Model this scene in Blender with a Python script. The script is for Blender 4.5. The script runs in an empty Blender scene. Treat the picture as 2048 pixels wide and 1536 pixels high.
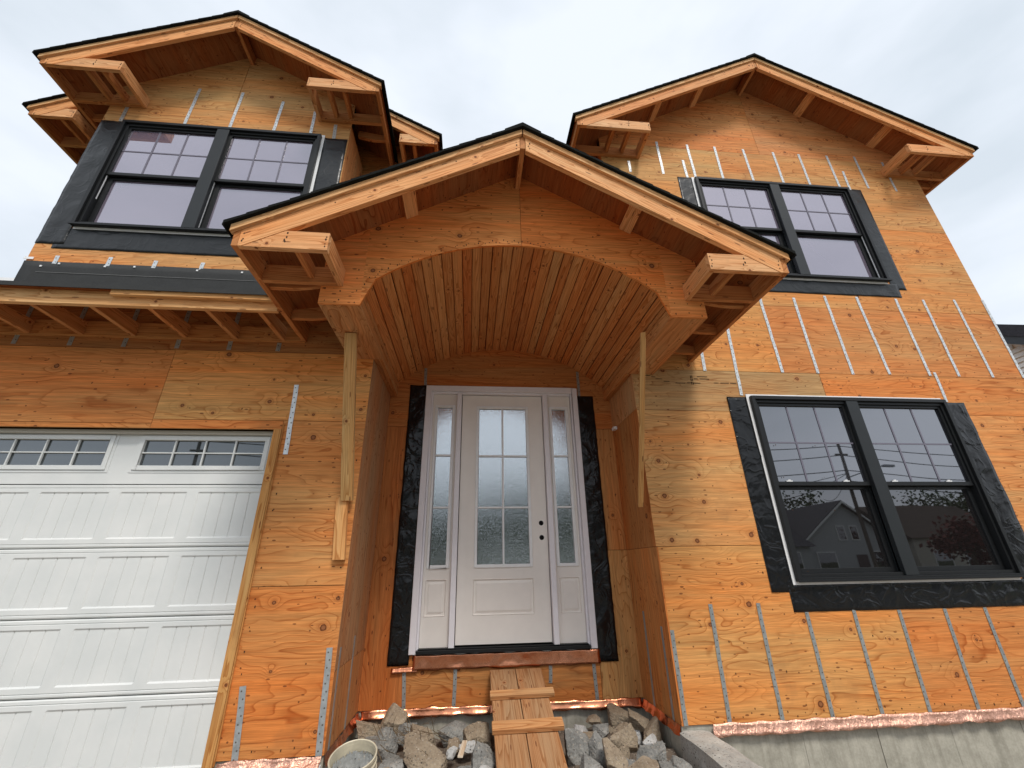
import bpy, bmesh, math, random
from mathutils import Vector, Matrix, noise as mnoise
R = math.radians
random.seed(7)
sc = bpy.context.scene
col = sc.collection

# ------------------------------------------------------------------ camera, sky, sun, exposure
cd = bpy.data.cameras.new('camera'); cam = bpy.data.objects.new('camera', cd); col.objects.link(cam)
rt, up, bk = Vector((0.99545, -0.09384, -0.01642)), Vector((-0.02211, -0.39522, 0.91832)), Vector((-0.09267, -0.91378, -0.3955))
m = Matrix((rt, up, bk)).transposed().to_4x4(); m.translation = Vector((0, -3.6823, 1.0842)); cam.matrix_world = m
cd.sensor_width = 36; cd.lens = 14.913; cd.clip_start = 0.05; cd.clip_end = 2000
sc.camera = cam
sc.view_settings.view_transform = 'Standard'; sc.view_settings.look = 'None'
sc.view_settings.exposure = 0.80; sc.view_settings.gamma = 1; sc.view_settings.use_curve_mapping = False
SUN_EL, SUN_AZ = 55, 163     # degrees; the bright part of the overcast stands behind the camera
w = bpy.data.worlds.new("World"); sc.world = w; w.use_nodes = True
nt = w.node_tree; nt.nodes.clear()
def WN(t, **k):
    n = nt.nodes.new(t)
    for a, b in k.items(): setattr(n, a, b)
    return n
sky = WN('ShaderNodeTexSky', sky_type='NISHITA', sun_disc=False)
sky.sun_elevation = R(SUN_EL); sky.sun_rotation = R(SUN_AZ); sky.dust_density = 3
tc = WN('ShaderNodeTexCoord'); mp = WN('ShaderNodeMapping'); mp.inputs['Scale'].default_value = (1, 1, 2.6)
nt.links.new(tc.outputs['Generated'], mp.inputs[0])
cl = WN('ShaderNodeTexNoise'); cl.inputs['Scale'].default_value = 2.1; cl.inputs['Detail'].default_value = 5; cl.inputs['Roughness'].default_value = .5
nt.links.new(mp.outputs[0], cl.inputs['Vector'])
cr = WN('ShaderNodeValToRGB'); cr.color_ramp.elements[0].position = .34; cr.color_ramp.elements[1].position = .58
cr.color_ramp.elements[0].color = (4.30, 4.75, 5.2, 1); cr.color_ramp.elements[1].color = (5.5, 5.85, 6.35, 1)
nt.links.new(cl.outputs['Fac'], cr.inputs[0])
mx = WN('ShaderNodeMix', data_type='RGBA'); mx.inputs[0].default_value = .93
nt.links.new(sky.outputs[0], mx.inputs[6]); nt.links.new(cr.outputs[0], mx.inputs[7])
bg = WN('ShaderNodeBackground'); bg.inputs[1].default_value = 0.1
wo = WN('ShaderNodeOutputWorld')
nt.links.new(mx.outputs[2], bg.inputs[0]); nt.links.new(bg.outputs[0], wo.inputs[0])
sd = bpy.data.lights.new('sun', 'SUN'); sd.energy = 1.5; sd.angle = R(14); sd.color = (1, .95, .88)
so = bpy.data.objects.new('sun', sd); col.objects.link(so)
az = R(SUN_AZ); dirv = Vector((math.sin(az)*math.cos(R(SUN_EL)), math.cos(az)*math.cos(R(SUN_EL)), math.sin(R(SUN_EL))))
so.rotation_euler = dirv.to_track_quat('Z', 'Y').to_euler()

# ------------------------------------------------------------------ node helper and materials
class N:
    def __init__(s, name, rough=.6, spec=.4, metal=0):
        s.m = bpy.data.materials.new(name); s.m.use_nodes = True; s.t = s.m.node_tree
        s.b = s.t.nodes['Principled BSDF']
        s.b.inputs['Roughness'].default_value = rough; s.b.inputs['Metallic'].default_value = metal
        s.b.inputs['Specular IOR Level'].default_value = spec
    def n(s, t, **k):
        x = s.t.nodes.new(t)
        for a, b in k.items(): setattr(x, a, b)
        return x
    def set(s, sock, v):
        if v is None: return
        if hasattr(v, 'is_output') or isinstance(v, bpy.types.NodeSocket): s.t.links.new(v, sock)
        else:
            if isinstance(v, (tuple, list)) and len(v) == 3 and sock.type == 'RGBA': v = (*v, 1)
            sock.default_value = v
    def math(s, op, a, b=None, c=None, clamp=False):
        x = s.n('ShaderNodeMath', operation=op, use_clamp=clamp); s.set(x.inputs[0], a); s.set(x.inputs[1], b); s.set(x.inputs[2], c); return x.outputs[0]
    def mix(s, f, a, b, mode='MIX'):
        x = s.n('ShaderNodeMix', data_type='RGBA', blend_type=mode); s.set(x.inputs[0], f); s.set(x.inputs[6], a); s.set(x.inputs[7], b); return x.outputs[2]
    def vm(s, op, a, b):
        x = s.n('ShaderNodeVectorMath', operation=op); s.set(x.inputs[0], a); s.set(x.inputs[1], b); return x.outputs[0]
    def noise(s, v, sc, det=3, ro=.5, dis=0, out='Fac'):
        x = s.n('ShaderNodeTexNoise'); s.set(x.inputs['Vector'], v); x.inputs['Scale'].default_value = sc; x.inputs['Detail'].default_value = det
        x.inputs['Roughness'].default_value = ro; x.inputs['Distortion'].default_value = dis; return x.outputs[out]
    def vor(s, v, sc, rnd=1, feat='F1'):
        x = s.n('ShaderNodeTexVoronoi', feature=feat, voronoi_dimensions='2D'); s.set(x.inputs['Vector'], v); x.inputs['Scale'].default_value = sc
        x.inputs['Randomness'].default_value = rnd; return x
    def ramp(s, f, *st):
        x = s.n('ShaderNodeValToRGB'); s.set(x.inputs[0], f); e = x.color_ramp.elements
        while len(e) < len(st): e.new(.5)
        for i, (p, c) in enumerate(st):
            e[i].position = p; e[i].color = (c, c, c, 1) if not isinstance(c, tuple) else (*c, 1)
        return x.outputs[0]
    def mr(s, v, a, b, c, d):
        x = s.n('ShaderNodeMapRange'); s.set(x.inputs[0], v)
        for i, q in enumerate((a, b, c, d)): x.inputs[i+1].default_value = q
        return x.outputs[0]
    def bump(s, h, strength=.3, dist=.002):
        x = s.n('ShaderNodeBump'); x.inputs['Strength'].default_value = strength; x.inputs['Distance'].default_value = dist
        s.set(x.inputs['Height'], h); s.t.links.new(x.outputs[0], s.b.inputs['Normal']); return x
    def uv(s, sx=1, sy=1, seed=True):
        t = s.n('ShaderNodeTexCoord').outputs['UV']
        if seed:
            oi = s.n('ShaderNodeObjectInfo'); s.oi = oi
            c = s.n('ShaderNodeCombineXYZ'); s.set(c.inputs[0], s.math('MULTIPLY', oi.outputs['Alpha'], 91.7)); s.set(c.inputs[1], s.math('MULTIPLY', oi.outputs['Alpha'], 53.3))
            t0 = t; t = s.vm('ADD', t, c.outputs[0]); s.raw = t0
        s.base = t
        return s.sc(sx, sy)
    def sc(s, sx, sy): return s.vm('MULTIPLY', s.base, (sx, sy, 1))
    def color(s, c): s.set(s.b.inputs['Base Color'], c); return s

def wood(name, kind):
    a = N(name, .66, .13)
    if kind == 'ply':
        a.uv(); P = a.sc(.50, 3.1)
        wav = a.noise(a.sc(.5, 1.2), 5, 2, .5, 0, 'Color')
        P2 = a.vm('ADD', P, a.vm('MULTIPLY', wav, (.35, .22, 0)))
        low = a.noise(P2, 1.0, 2.2, .5, .25)
        kv = a.vor(a.sc(2.2, 2.3), 1.25); kd = kv.outputs['Distance']; kc = a.n('ShaderNodeSeparateColor'); a.set(kc.inputs[0], kv.outputs['Color'])
        on = a.math('GREATER_THAN', kc.outputs[0], .47)
        size = a.mr(kc.outputs[1], 0, 1, .4, 1.55)
        kd2 = a.math('DIVIDE', kd, size)
        fall = a.math('MULTIPLY', on, a.math('POWER', a.math('MULTIPLY', kd2, 7.0) if False else a.mr(kd2, 0, .42, 1, 0), 3))
        c = a.math('ADD', a.math('MULTIPLY', low, 22), a.math('MULTIPLY', fall, 3.0))
        fr = a.math('FRACT', c)
        line = a.ramp(fr, (0, 0), (.35, .04), (.78, .34), (.92, 1), (1, .0))
        amt = a.mr(a.noise(a.sc(1, 1.7), 1.7, 1), .35, .65, .25, 1)
        fib = a.mr(a.noise(a.sc(5, 210), 1, 3, .6), .3, .7, .74, 1.14)
        fib2 = a.mr(a.noise(a.sc(1.3, 44), 1, 4, .6, .3), .3, .7, .76, 1.14)
        patch = a.noise(a.sc(.32, 3.2), 1.1, 3, .6, .4)
        tint = a.mix(a.mr(patch, .32, .68, 0, 1), (1.12, .84, .62), (.97, 1.08, 1.12))
        col_ = a.mix(1, a.oi.outputs['Color'], tint, 'MULTIPLY')
        L = a.math('MULTIPLY', a.math('MULTIPLY', line, amt), .95)
        col_ = a.mix(L, col_, a.mix(1, col_, (.60, .40, .27), 'MULTIPLY'))
        f = a.math('MULTIPLY', fib, fib2); cc = a.n('ShaderNodeCombineColor'); [a.set(cc.inputs[i], f) for i in range(3)]
        col_ = a.mix(1, col_, cc.outputs[0], 'MULTIPLY')
        core = a.math('MULTIPLY', on, a.math('LESS_THAN', a.math('ADD', kd2, a.mr(a.noise(a.base, 60, 2), 0, 1, -.012, .012)), .040))
        halo = a.math('MULTIPLY', on, a.mr(kd2, .04, .10, .5, 0))
        col_ = a.mix(halo, col_, (.44, .15, .045)); col_ = a.mix(a.math('MULTIPLY', core, .9), col_, a.mix(a.mr(kd2, .018, .032, 0, 1), (.27, .105, .045), (.085, .022, .008)))
        # short pitch flecks
        fv = a.vor(a.sc(8.5, 22), 1.0); fc = a.n('ShaderNodeSeparateColor'); a.set(fc.inputs[0], fv.outputs['Color'])
        fl = a.math('MULTIPLY', a.math('GREATER_THAN', fc.outputs[0], .80), a.math('LESS_THAN', fv.outputs['Distance'], a.mr(fc.outputs[1], 0, 1, .04, .14)))
        col_ = a.mix(a.math('MULTIPLY', fl, .75), col_, (.12, .03, .012))
        # nail heads in columns at the studs
        un = a.n('ShaderNodeSeparateXYZ'); a.set(un.inputs[0], a.raw)
        jit = a.mr(a.noise(a.sc(2, 6.6), 1, 1), 0, 1, -.03, .03)
        du = a.math('SUBTRACT', a.math('MODULO', a.math('ADD', a.math('ADD', un.outputs[0], 40.71), jit), .4064), .2032)
        dv = a.math('SUBTRACT', a.math('MODULO', a.math('ADD', un.outputs[1], a.math('ADD', 40, jit)), .203), .1015)
        dd = a.math('SQRT', a.math('ADD', a.math('MULTIPLY', du, du), a.math('MULTIPLY', dv, dv)))
        nl = a.math('LESS_THAN', dd, .0062)
        col_ = a.mix(a.math('MULTIPLY', nl, .75), col_, (.07, .02, .01))
        st = a.mr(a.noise(a.sc(1.1, .9), 2.2, 4, .65), .60, .80, 0, .38)
        col_ = a.mix(st, col_, (.20, .10, .05))
        a.color(col_); a.bump(a.math('SUBTRACT', fib2, a.math('MULTIPLY', line, .5)), .35, .0022)
    else:
        a.uv(); low = a.noise(a.sc(.28, 6.5), 1.5, 2, .5, .15)
        kv = a.vor(a.sc(1.1, 8), 1.5); kc = a.n('ShaderNodeSeparateColor'); a.set(kc.inputs[0], kv.outputs['Color'])
        # round knots
        kv2 = a.vor(a.sc(2.3, 2.3), 1.6); kc2 = a.n('ShaderNodeSeparateColor'); a.set(kc2.inputs[0], kv2.outputs['Color'])
        on = a.math('GREATER_THAN', kc2.outputs[0], .40); kd = kv2.outputs['Distance']
        fall = a.math('MULTIPLY', on, a.math('POWER', a.mr(kd, 0, .30, 1, 0), 3))
        c = a.math('ADD', a.math('MULTIPLY', low, 17), a.math('MULTIPLY', fall, 2.4))
        line = a.ramp(a.math('FRACT', c), (0, 1), (.5, .95), (.86, .78), (.94, .70), (1, 1))
        fib = a.mr(a.noise(a.sc(5, 230), 1, 3, .6), .3, .7, .80, 1.12)
        patch = a.noise(a.sc(.5, 5), 1.3, 3, .6)
        tint = a.mix(a.mr(patch, .35, .65, 0, 1), (1.04, .90, .78), (.99, 1.06, 1.12))
        col_ = a.mix(1, a.oi.outputs['Color'], tint, 'MULTIPLY')
        col_ = a.mix(1, col_, a.mix(.95, (1, 1, 1), a.ramp(line, (.68, (.60, .42, .28)), (1, (1, 1, 1)))), 'MULTIPLY')
        cc = a.n('ShaderNodeCombineColor'); [a.set(cc.inputs[i], fib) for i in range(3)]
        col_ = a.mix(1, col_, cc.outputs[0], 'MULTIPLY')
        core = a.math('MULTIPLY', on, a.math('LESS_THAN', kd, .036)); halo = a.math('MULTIPLY', on, a.mr(kd, .035, .075, .55, 0))
        col_ = a.mix(halo, col_, (.42, .13, .04)); col_ = a.mix(a.math('MULTIPLY', core, .8), col_, (.11, .03, .012))
        fv = a.vor(a.sc(5, 26), 1); fc = a.n('ShaderNodeSeparateColor'); a.set(fc.inputs[0], fv.outputs['Color'])
        fl = a.math('MULTIPLY', a.math('GREATER_THAN', fc.outputs[0], .84), a.math('LESS_THAN', fv.outputs['Distance'], .13))
        col_ = a.mix(a.math('MULTIPLY', fl, .7), col_, (.14, .045, .02))
        st = a.mr(a.noise(a.sc(2.4, 3), 1.7, 4, .65), .60, .78, 0, .30)
        col_ = a.mix(st, col_, (.17, .10, .06))
        a.color(col_); a.bump(a.math('ADD', line, fib), .25, .0015)
    return a.m
PLY = wood('plywood', 'ply'); LUM = wood('lumber', 'lum')

def simple(name, c, rough=.5, spec=.5, metal=0, noise_=0, nscale=40, bump=0, bdist=.002):
    a = N(name, rough, spec, metal)
    if noise_ or bump:
        t = a.n('ShaderNodeTexCoord').outputs['Object']; f = a.noise(t, nscale, 5, .6)
        f2 = a.noise(t, nscale*.12, 3, .6)
        if noise_:
            g = a.mr(a.math('ADD', a.math('MULTIPLY', f, .6), a.math('MULTIPLY', f2, .4)), .3, .7, 1-noise_, 1+noise_)
            cc = a.n('ShaderNodeCombineColor'); [a.set(cc.inputs[i], g) for i in range(3)]
            a.color(a.mix(1, (*c, 1), cc.outputs[0], 'MULTIPLY'))
        else: a.color(c)
        if bump: a.bump(f, bump, bdist)
    else: a.color(c)
    return a.m
BLACK = simple('black_window_frame', (.011, .012, .013), .42, .3, 0, .15, 8)
FRAMEGREY = simple('charcoal_mullion', (.018, .021, .023), .45, .35, 0, .15, 6)
WHITE = simple('white_vinyl', (.84, .84, .84), .45, .5, 0, .05, 20)
JAMBW = simple('primed_white_jamb', (.80, .77, .80), .5, .4, 0, .05, 14)
SLAB = simple('primed_cream_door', (.82, .765, .71), .5, .4, 0, .04, 9, .05)
GRILLE = simple('lilac_grille', (.15, .14, .18), .4, .4)
DARK = simple('dark_void', (.012, .010, .010), .9, .1)
GARAGE = N('white_embossed_steel', .42, .45)
_t = GARAGE.n('ShaderNodeTexCoord').outputs['Object']
_f = GARAGE.noise(GARAGE.vm('MULTIPLY', _t, (1, 1, .6)), 160, 3, .6); _g = GARAGE.noise(_t, 3, 3, .6)
GARAGE.color(GARAGE.mix(GARAGE.mr(_g, .35, .7, 0, 1), (.67, .69, .68), (.74, .75, .735))); GARAGE.bump(_f, .22, .0012); GARAGE = GARAGE.m

def strap_mat():
    a = N('galvanized_strap', .38, .5, .75); a.uv(); v = a.raw
    s = a.n('ShaderNodeSeparateXYZ'); a.set(s.inputs[0], v)
    du = a.math('SUBTRACT', a.math('MODULO', a.math('ADD', s.outputs[0], 40), .045), .0225)
    zig = a.math('MULTIPLY', a.math('SUBTRACT', a.math('GREATER_THAN', a.math('MODULO', a.math('ADD', s.outputs[0], 40), .09), .045), .5), .012)
    dv = a.math('SUBTRACT', s.outputs[1], zig)
    d = a.math('SQRT', a.math('ADD', a.math('MULTIPLY', du, du), a.math('MULTIPLY', dv, dv)))
    hole = a.math('LESS_THAN', d, .0052)
    n1 = a.noise(a.base, 22, 4, .65)
    c = a.mix(1, a.oi.outputs['Color'], a.ramp(n1, (.3, .72), (.7, 1.12)), 'MULTIPLY')
    c = a.mix(hole, c, (.10, .085, .07)); a.color(c); a.set(a.b.inputs['Metallic'], a.math('MULTIPLY', a.math('SUBTRACT', 1, hole), .35)); a.bump(n1, .3, .003); return a.m
STRAP = strap_mat()

def membrane(name, c, rough, wr):
    a = N(name, rough, .35); t = a.n('ShaderNodeTexCoord').outputs['Object']
    w1 = a.noise(t, 2.2, 2, .5, 0, 'Color'); tt = a.vm('ADD', a.vm('MULTIPLY', t, (3, 3, 3)), a.vm('MULTIPLY', w1, (2.2, 2.2, 2.2)))
    n = a.noise(tt, 1.5, 2.5, .5, .6); rdg = a.math('ABSOLUTE', a.math('SUBTRACT', n, .5)); rdg = a.math('POWER', a.mr(rdg, 0, .12, 1, 0), 2)
    n2 = a.noise(t, 4, 2, .5, 1.2); dust = a.noise(t, 7, 5, .7)
    a.color(a.mix(a.mr(dust, .55, .85, 0, .5), c, (c[0]*2, c[1]*2, c[2]*2)))
    a.bump(a.math('ADD', a.math('MULTIPLY', rdg, .14), n2), wr, .03); return a.m
TAPE = membrane('black_flashing_tape', (.008, .0085, .0095), .22, .6)
TAPE2 = membrane('grey_flashing_tape', (.017, .0185, .020), .33, .35)
FELT = simple('black_roof_felt', (.030, .031, .031), .75, .35, 0, .25, 60, .2)

def copper_mat(name, c, rough, sc_, st):
    a = N(name, rough, .5, 1); t = a.n('ShaderNodeTexCoord').outputs['Object']
    n = a.noise(a.vm('MULTIPLY', t, (1.3, 1.3, .8)), sc_, 3, .6, .8)
    a.color(a.mix(a.noise(t, 20, 4, .6), c, (c[0]*.75, c[1]*.62, c[2]*.58))); a.bump(n, st, .02); return a.m
COPPER = copper_mat('bright_copper_flashing', (.78, .34, .19), .26, 7, .28)
COPPERP = copper_mat('dull_pink_copper_flashing', (.80, .50, .38), .48, 26, .6)

def glass_mat(name, body, refl, rain=False, tint=(1, 1, 1)):
    a = N(name, .03, .5); t = a.n('ShaderNodeTexCoord').outputs['Object']
    gl = a.n('ShaderNodeBsdfGlossy'); gl.inputs['Roughness'].default_value = .015 if not rain else .035; gl.inputs['Color'].default_value = (*tint, 1)
    a.color(body); a.b.inputs['Roughness'].default_value = .4; a.b.inputs['Specular IOR Level'].default_value = 0
    lw = a.n('ShaderNodeLayerWeight'); lw.inputs[0].default_value = .3
    ms = a.n('ShaderNodeMixShader'); a.set(ms.inputs[0], a.mr(lw.outputs['Facing'], 0, 1, refl, min(1, refl+.35)))
    a.t.links.new(a.b.outputs[0], ms.inputs[1]); a.t.links.new(gl.outputs[0], ms.inputs[2])
    out = a.t.nodes['Material Output']; a.t.links.new(ms.outputs[0], out.inputs[0])
    bp_ = a.n('ShaderNodeBump')
    if rain:
        h = a.noise(a.vm('MULTIPLY', t, (1, 1, .38)), 95, 3, .6, 1.2); bp_.inputs['Strength'].default_value = .5; bp_.inputs['Distance'].default_value = .0022
    else:
        h = a.noise(t, .8, 1); bp_.inputs['Strength'].default_value = .12; bp_.inputs['Distance'].default_value = .02
    a.set(bp_.inputs['Height'], h); a.t.links.new(bp_.outputs[0], gl.inputs['Normal'])
    return a.m
G_UP = glass_mat('upper_window_glass', (.17, .14, .185), .24, tint=(.95, .93, 1))  # pale lilac body colour paints in the brightness of a lit ceiling inside
G_LOW = glass_mat('lower_window_glass', (.010, .009, .009), .10, tint=(.94, .95, 1))
G_LOWU = glass_mat('lower_window_top_glass', (.02, .021, .026), .19, tint=(.94, .95, 1))
G_RAIN = glass_mat('rain_textured_glass', (.024, .025, .019), .50, True, (.92, .97, 1))
G_GAR = glass_mat('garage_door_glass', (.03, .034, .036), .10, tint=(.9, .96, 1))

def concrete(name, c1, c2, form=0, agg=0):
    a = N(name, .85, .25); t = a.n('ShaderNodeTexCoord').outputs['Object']; gz = a.n('ShaderNodeNewGeometry')
    n1 = a.noise(t, 5, 6, .65); n2 = a.noise(t, 55, 5, .7)
    f = a.math('ADD', a.math('MULTIPLY', n1, .65), a.math('MULTIPLY', n2, .35))
    c = a.mix(a.mr(f, .36, .64, 0, 1), c1, c2)
    if agg:
        x = a.n('ShaderNodeTexVoronoi'); a.set(x.inputs['Vector'], t); x.inputs['Scale'].default_value = 62
        s = a.n('ShaderNodeSeparateColor'); a.set(s.inputs[0], x.outputs['Color'])
        on = a.math('MULTIPLY', a.math('GREATER_THAN', s.outputs[0], .62), a.math('LESS_THAN', x.outputs['Distance'], .36))
        c = a.mix(a.math('MULTIPLY', on, .6), c, a.mix(s.outputs[1], (.11, .09, .08), (.46, .40, .33)))
        dk = a.math('MULTIPLY', a.math('GREATER_THAN', s.outputs[2], .86), a.math('LESS_THAN', x.outputs['Distance'], .3))
        c = a.mix(a.math('MULTIPLY', dk, .8), c, (.045, .04, .038))
    if form:
        v = a.noise(a.vm('MULTIPLY', t, (26, 26, .8)), 1, 4, .6); c = a.mix(a.mr(v, .45, .75, 0, .45), c, (c1[0]*.62, c1[1]*.60, c1[2]*.58))
        h = a.math('ADD', n2, v)
    else: h = a.math('ADD', n2, a.math('MULTIPLY', n1, 2))
    a.color(c); a.bump(h, .8 if agg else .3, .006 if agg else .003); return a.m
CON = concrete('foundation_concrete', (.30, .285, .235), (.50, .475, .40), 1)
CONTOP = concrete('rough_concrete', (.30, .29, .265), (.50, .48, .43), 0, 1)
ROCKG = concrete('grey_broken_concrete', (.11, .108, .10), (.33, .32, .295), 0, 1)
ROCKT = concrete('tan_broken_concrete', (.17, .125, .085), (.37, .30, .215), 0, 1)
ROCKW = concrete('pale_mortar_chunk', (.38, .38, .37), (.58, .57, .55), 0, 1)
SOIL = concrete('rubble_soil', (.085, .065, .05), (.19, .15, .115), 0, 1)
BUCKET = simple('dirty_bucket_plastic', (.56, .50, .37), .5, .4, 0, .28, 12)
MORTAR = concrete('dried_mortar', (.20, .205, .20), (.36, .365, .35), 0, 1)
SHING = simple('black_asphalt_shingle', (.014, .015, .014), .95, .05, 0, .5, 160, .8, .004)

# ------------------------------------------------------------------ mesh building
class MB:
    def __init__(s): s.v = []; s.f = []; s.uv = []; s.mi = []
    def face(s, pts, g, mi=0):
        b = len(s.v); s.v += [tuple(p) for p in pts]; s.f.append(tuple(range(b, b+len(pts)))); s.mi.append(mi)
        P = [Vector(p) for p in pts]; n = Vector((0, 0, 0))
        for i in range(len(P)): n += (P[i]-P[0]).cross(P[(i+1) % len(P)]-P[0])
        n = n.normalized() if n.length > 1e-12 else Vector((0, 0, 1)); g = Vector(g).normalized()
        if abs(n.dot(g)) > .9:
            a = n.orthogonal().normalized(); q = n.cross(a); s.uv += [(p.dot(a)*.25, p.dot(q)*.25) for p in P]
        else:
            gg = (g-n*n.dot(g)).normalized(); q = n.cross(gg)
            if q.dot(Vector((.01, .02, 1))) < 0: q = -q
            s.uv += [(p.dot(gg), p.dot(q)) for p in P]
    def hexa(s, o, a, b, c, g=None, mi=0):
        o, a, b, c = map(Vector, (o, a, b, c)); g = g or max((a, b, c), key=lambda x: x.length)
        if a.cross(b).dot(c) < 0: a, b = b, a
        p = lambda i, j, k: o+a*i+b*j+c*k
        for q in (((0,0,0),(0,1,0),(1,1,0),(1,0,0)), ((0,0,1),(1,0,1),(1,1,1),(0,1,1)), ((0,0,0),(1,0,0),(1,0,1),(0,0,1)), ((0,1,0),(0,1,1),(1,1,1),(1,1,0)), ((0,0,0),(0,0,1),(0,1,1),(0,1,0)), ((1,0,0),(1,1,0),(1,1,1),(1,0,1))):
            s.face([p(*t) for t in q], g, mi)
    def box(s, x0, x1, y0, y1, z0, z1, g=None, mi=0): s.hexa((x0, y0, z0), (x1-x0, 0, 0), (0, y1-y0, 0), (0, 0, z1-z0), g, mi); return s
    def prism(s, poly, t, g, mi=0):
        P = [Vector(p) for p in poly]; t = Vector(t); n = Vector((0, 0, 0))
        for i in range(len(P)): n += (P[i]-P[0]).cross(P[(i+1) % len(P)]-P[0])
        if n.dot(t) > 0: P.reverse()
        s.face(P, g, mi); s.face([p+t for p in reversed(P)], g, mi)
        for i in range(len(P)):
            j = (i+1) % len(P); s.face([P[j], P[i], P[i]+t, P[j]+t], g, mi)
    def build(s, name, mat, parent=None, color=None, smooth=False, bevel=0, kind=None, label=None):
        me = bpy.data.meshes.new(name); me.from_pydata(s.v, [], s.f); uvl = me.uv_layers.new(name='uv')
        for i, u in enumerate(s.uv): uvl.data[i].uv = u
        for mm in (mat if isinstance(mat, (list, tuple)) else [mat]): me.materials.append(mm)
        me.polygons.foreach_set('material_index', s.mi)
        if bevel or smooth:
            bm = bmesh.new(); bm.from_mesh(me); bmesh.ops.remove_doubles(bm, verts=bm.verts, dist=1e-5)
            if bevel: bmesh.ops.bevel(bm, geom=list(bm.edges), offset=bevel, segments=1, affect='EDGES', clamp_overlap=True)
            bm.to_mesh(me); bm.free()
        if smooth: me.shade_smooth()
        o = bpy.data.objects.new(name, me); col.objects.link(o)
        if parent: o.parent = parent
        o.color = (*(color or (1, 1, 1)), random.random())
        if kind: o['kind'] = kind
        if label: o['label'] = label
        return o
def empty(name, loc=(0, 0, 0), parent=None):
    o = bpy.data.objects.new(name, None); o.location = loc; o.empty_display_size = .1; col.objects.link(o)
    if parent: o.parent = parent
    return o
def tag(o, label, cat, group=None):
    o['label'] = label; o['category'] = cat
    if group: o['group'] = group
    return o
def clip(poly, f):
    out = []
    for i in range(len(poly)):
        a, b = poly[i], poly[(i+1) % len(poly)]; fa, fb = f(a), f(b)
        if fa >= 0: out.append(a)
        if (fa < 0) != (fb < 0): t = fa/(fa-fb); out.append((a[0]+(b[0]-a[0])*t, a[1]+(b[1]-a[1])*t))
    return out
def jitter(c, a=.06):
    c = (c[0], c[1]*.95, c[2]*1.02); r = random.uniform(-a, a); h = random.uniform(-a, a)*.7
    return (c[0]*(1+r), c[1]*(1+r+h), c[2]*(1+r+h*1.8))
YEL = (.73, .375, .120); ORA = (.68, .300, .092); RED = (.58, .215, .06); PALE = (.52, .335, .145); BRN = (.46, .21, .07)
FIR = (.80, .425, .170); FIRD = (.56, .26, .09)

# ================================================================== SETTING
def sheet(name, x0, x1, y0, y1, z, mat):
    b = MB(); b.face([(x0, y0, z), (x1, y0, z), (x1, y1, z), (x0, y1, z)], (1, 0, 0)); o = b.build(name, mat, kind='structure'); return o
GROUND = concrete('packed_dirt', (.17, .145, .11), (.30, .26, .21), 0, 1)
GRASS = simple('lawn', (.06, .085, .035), .95, .1, 0, .5, 12)
ASPH = simple('asphalt', (.055, .055, .056), .9, .2, 0, .3, 60)
WALK = concrete('pavement_concrete', (.36, .36, .34), (.50, .50, .47))
sheet('ground', -900, 900, -900, 900, -.50, GRASS)
sheet('dirt_yard', -9, 12, -9, 8, -.47, GROUND)
sheet('road', -300, 300, -20, -11.5, -.495+.004, ASPH)
for nm, y0, y1 in (('pavement', -11.5, -9.6), ('pavement', -22, -20)):
    b = MB(); b.box(-300, 300, y0, y1, -.6, -.37); b.build(nm, WALK, kind='structure')

# ================================================================== HOUSE
YG, YB = -.173, .732
GOPEN = (-6.5, -1.548, -1, 2.15)
house = empty('house', (0, 0, 0)); tag(house, 'unfinished two storey house sheathed in orange plywood with an arched entry porch', 'house')

def add_pieces(b, rect, openings, halfs, y, th, g):
    rects = [rect]
    for (a0, a1, c0, c1) in openings:
        nr = []
        for (x0, x1, z0, z1) in rects:
            if a1 <= x0 or a0 >= x1 or c1 <= z0 or c0 >= z1: nr.append((x0, x1, z0, z1)); continue
            if x0 < a0: nr.append((x0, a0, z0, z1))
            if a1 < x1: nr.append((a1, x1, z0, z1))
            m0, m1 = max(x0, a0), min(x1, a1)
            if z0 < c0: nr.append((m0, m1, z0, c0))
            if c1 < z1: nr.append((m0, m1, c1, z1))
        rects = nr
    n = 0
    for (x0, x1, z0, z1) in rects:
        p = [(x0, z0), (x1, z0), (x1, z1), (x0, z1)]
        for h in halfs: p = clip(p, h) if len(p) > 2 else p
        if len(p) > 2: b.prism([(q[0], y, q[1]) for q in p], (0, th, 0), g); n += 1
    return n
def wall(name, sheets, openings, halfs, y, g=(1, 0, 0), label=None):
    par = empty(name, (0, 0, 0), house)
    if label: par['label'] = label
    for (x0, x1, z0, z1, c, *gg) in sheets:
        b = MB(); e = .0021
        pr = random.uniform(0, .0015)
        if add_pieces(b, (x0+e, x1-e, z0+e, z1-e), openings, halfs, y-pr, .0125+pr, gg[0] if gg else g):
            b.build('plywood_sheet', PLY, par, jitter(c, .03))
    # framing behind the sheets, dark in the joints
    b = MB(); openings = openings+([GOPEN] if name == 'garage_wall' else []); x0 = min(s[0] for s in sheets)+.01; x1 = max(s[1] for s in sheets)-.01; z0 = min(s[2] for s in sheets)+.01; z1 = max(s[3] for s in sheets)-.01
    add_pieces(b, (x0, x1, z0, z1), openings, halfs, y+.0135, .09, (0, 0, 1)); b.build('wall_framing', DARK, par)
    return par
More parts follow.
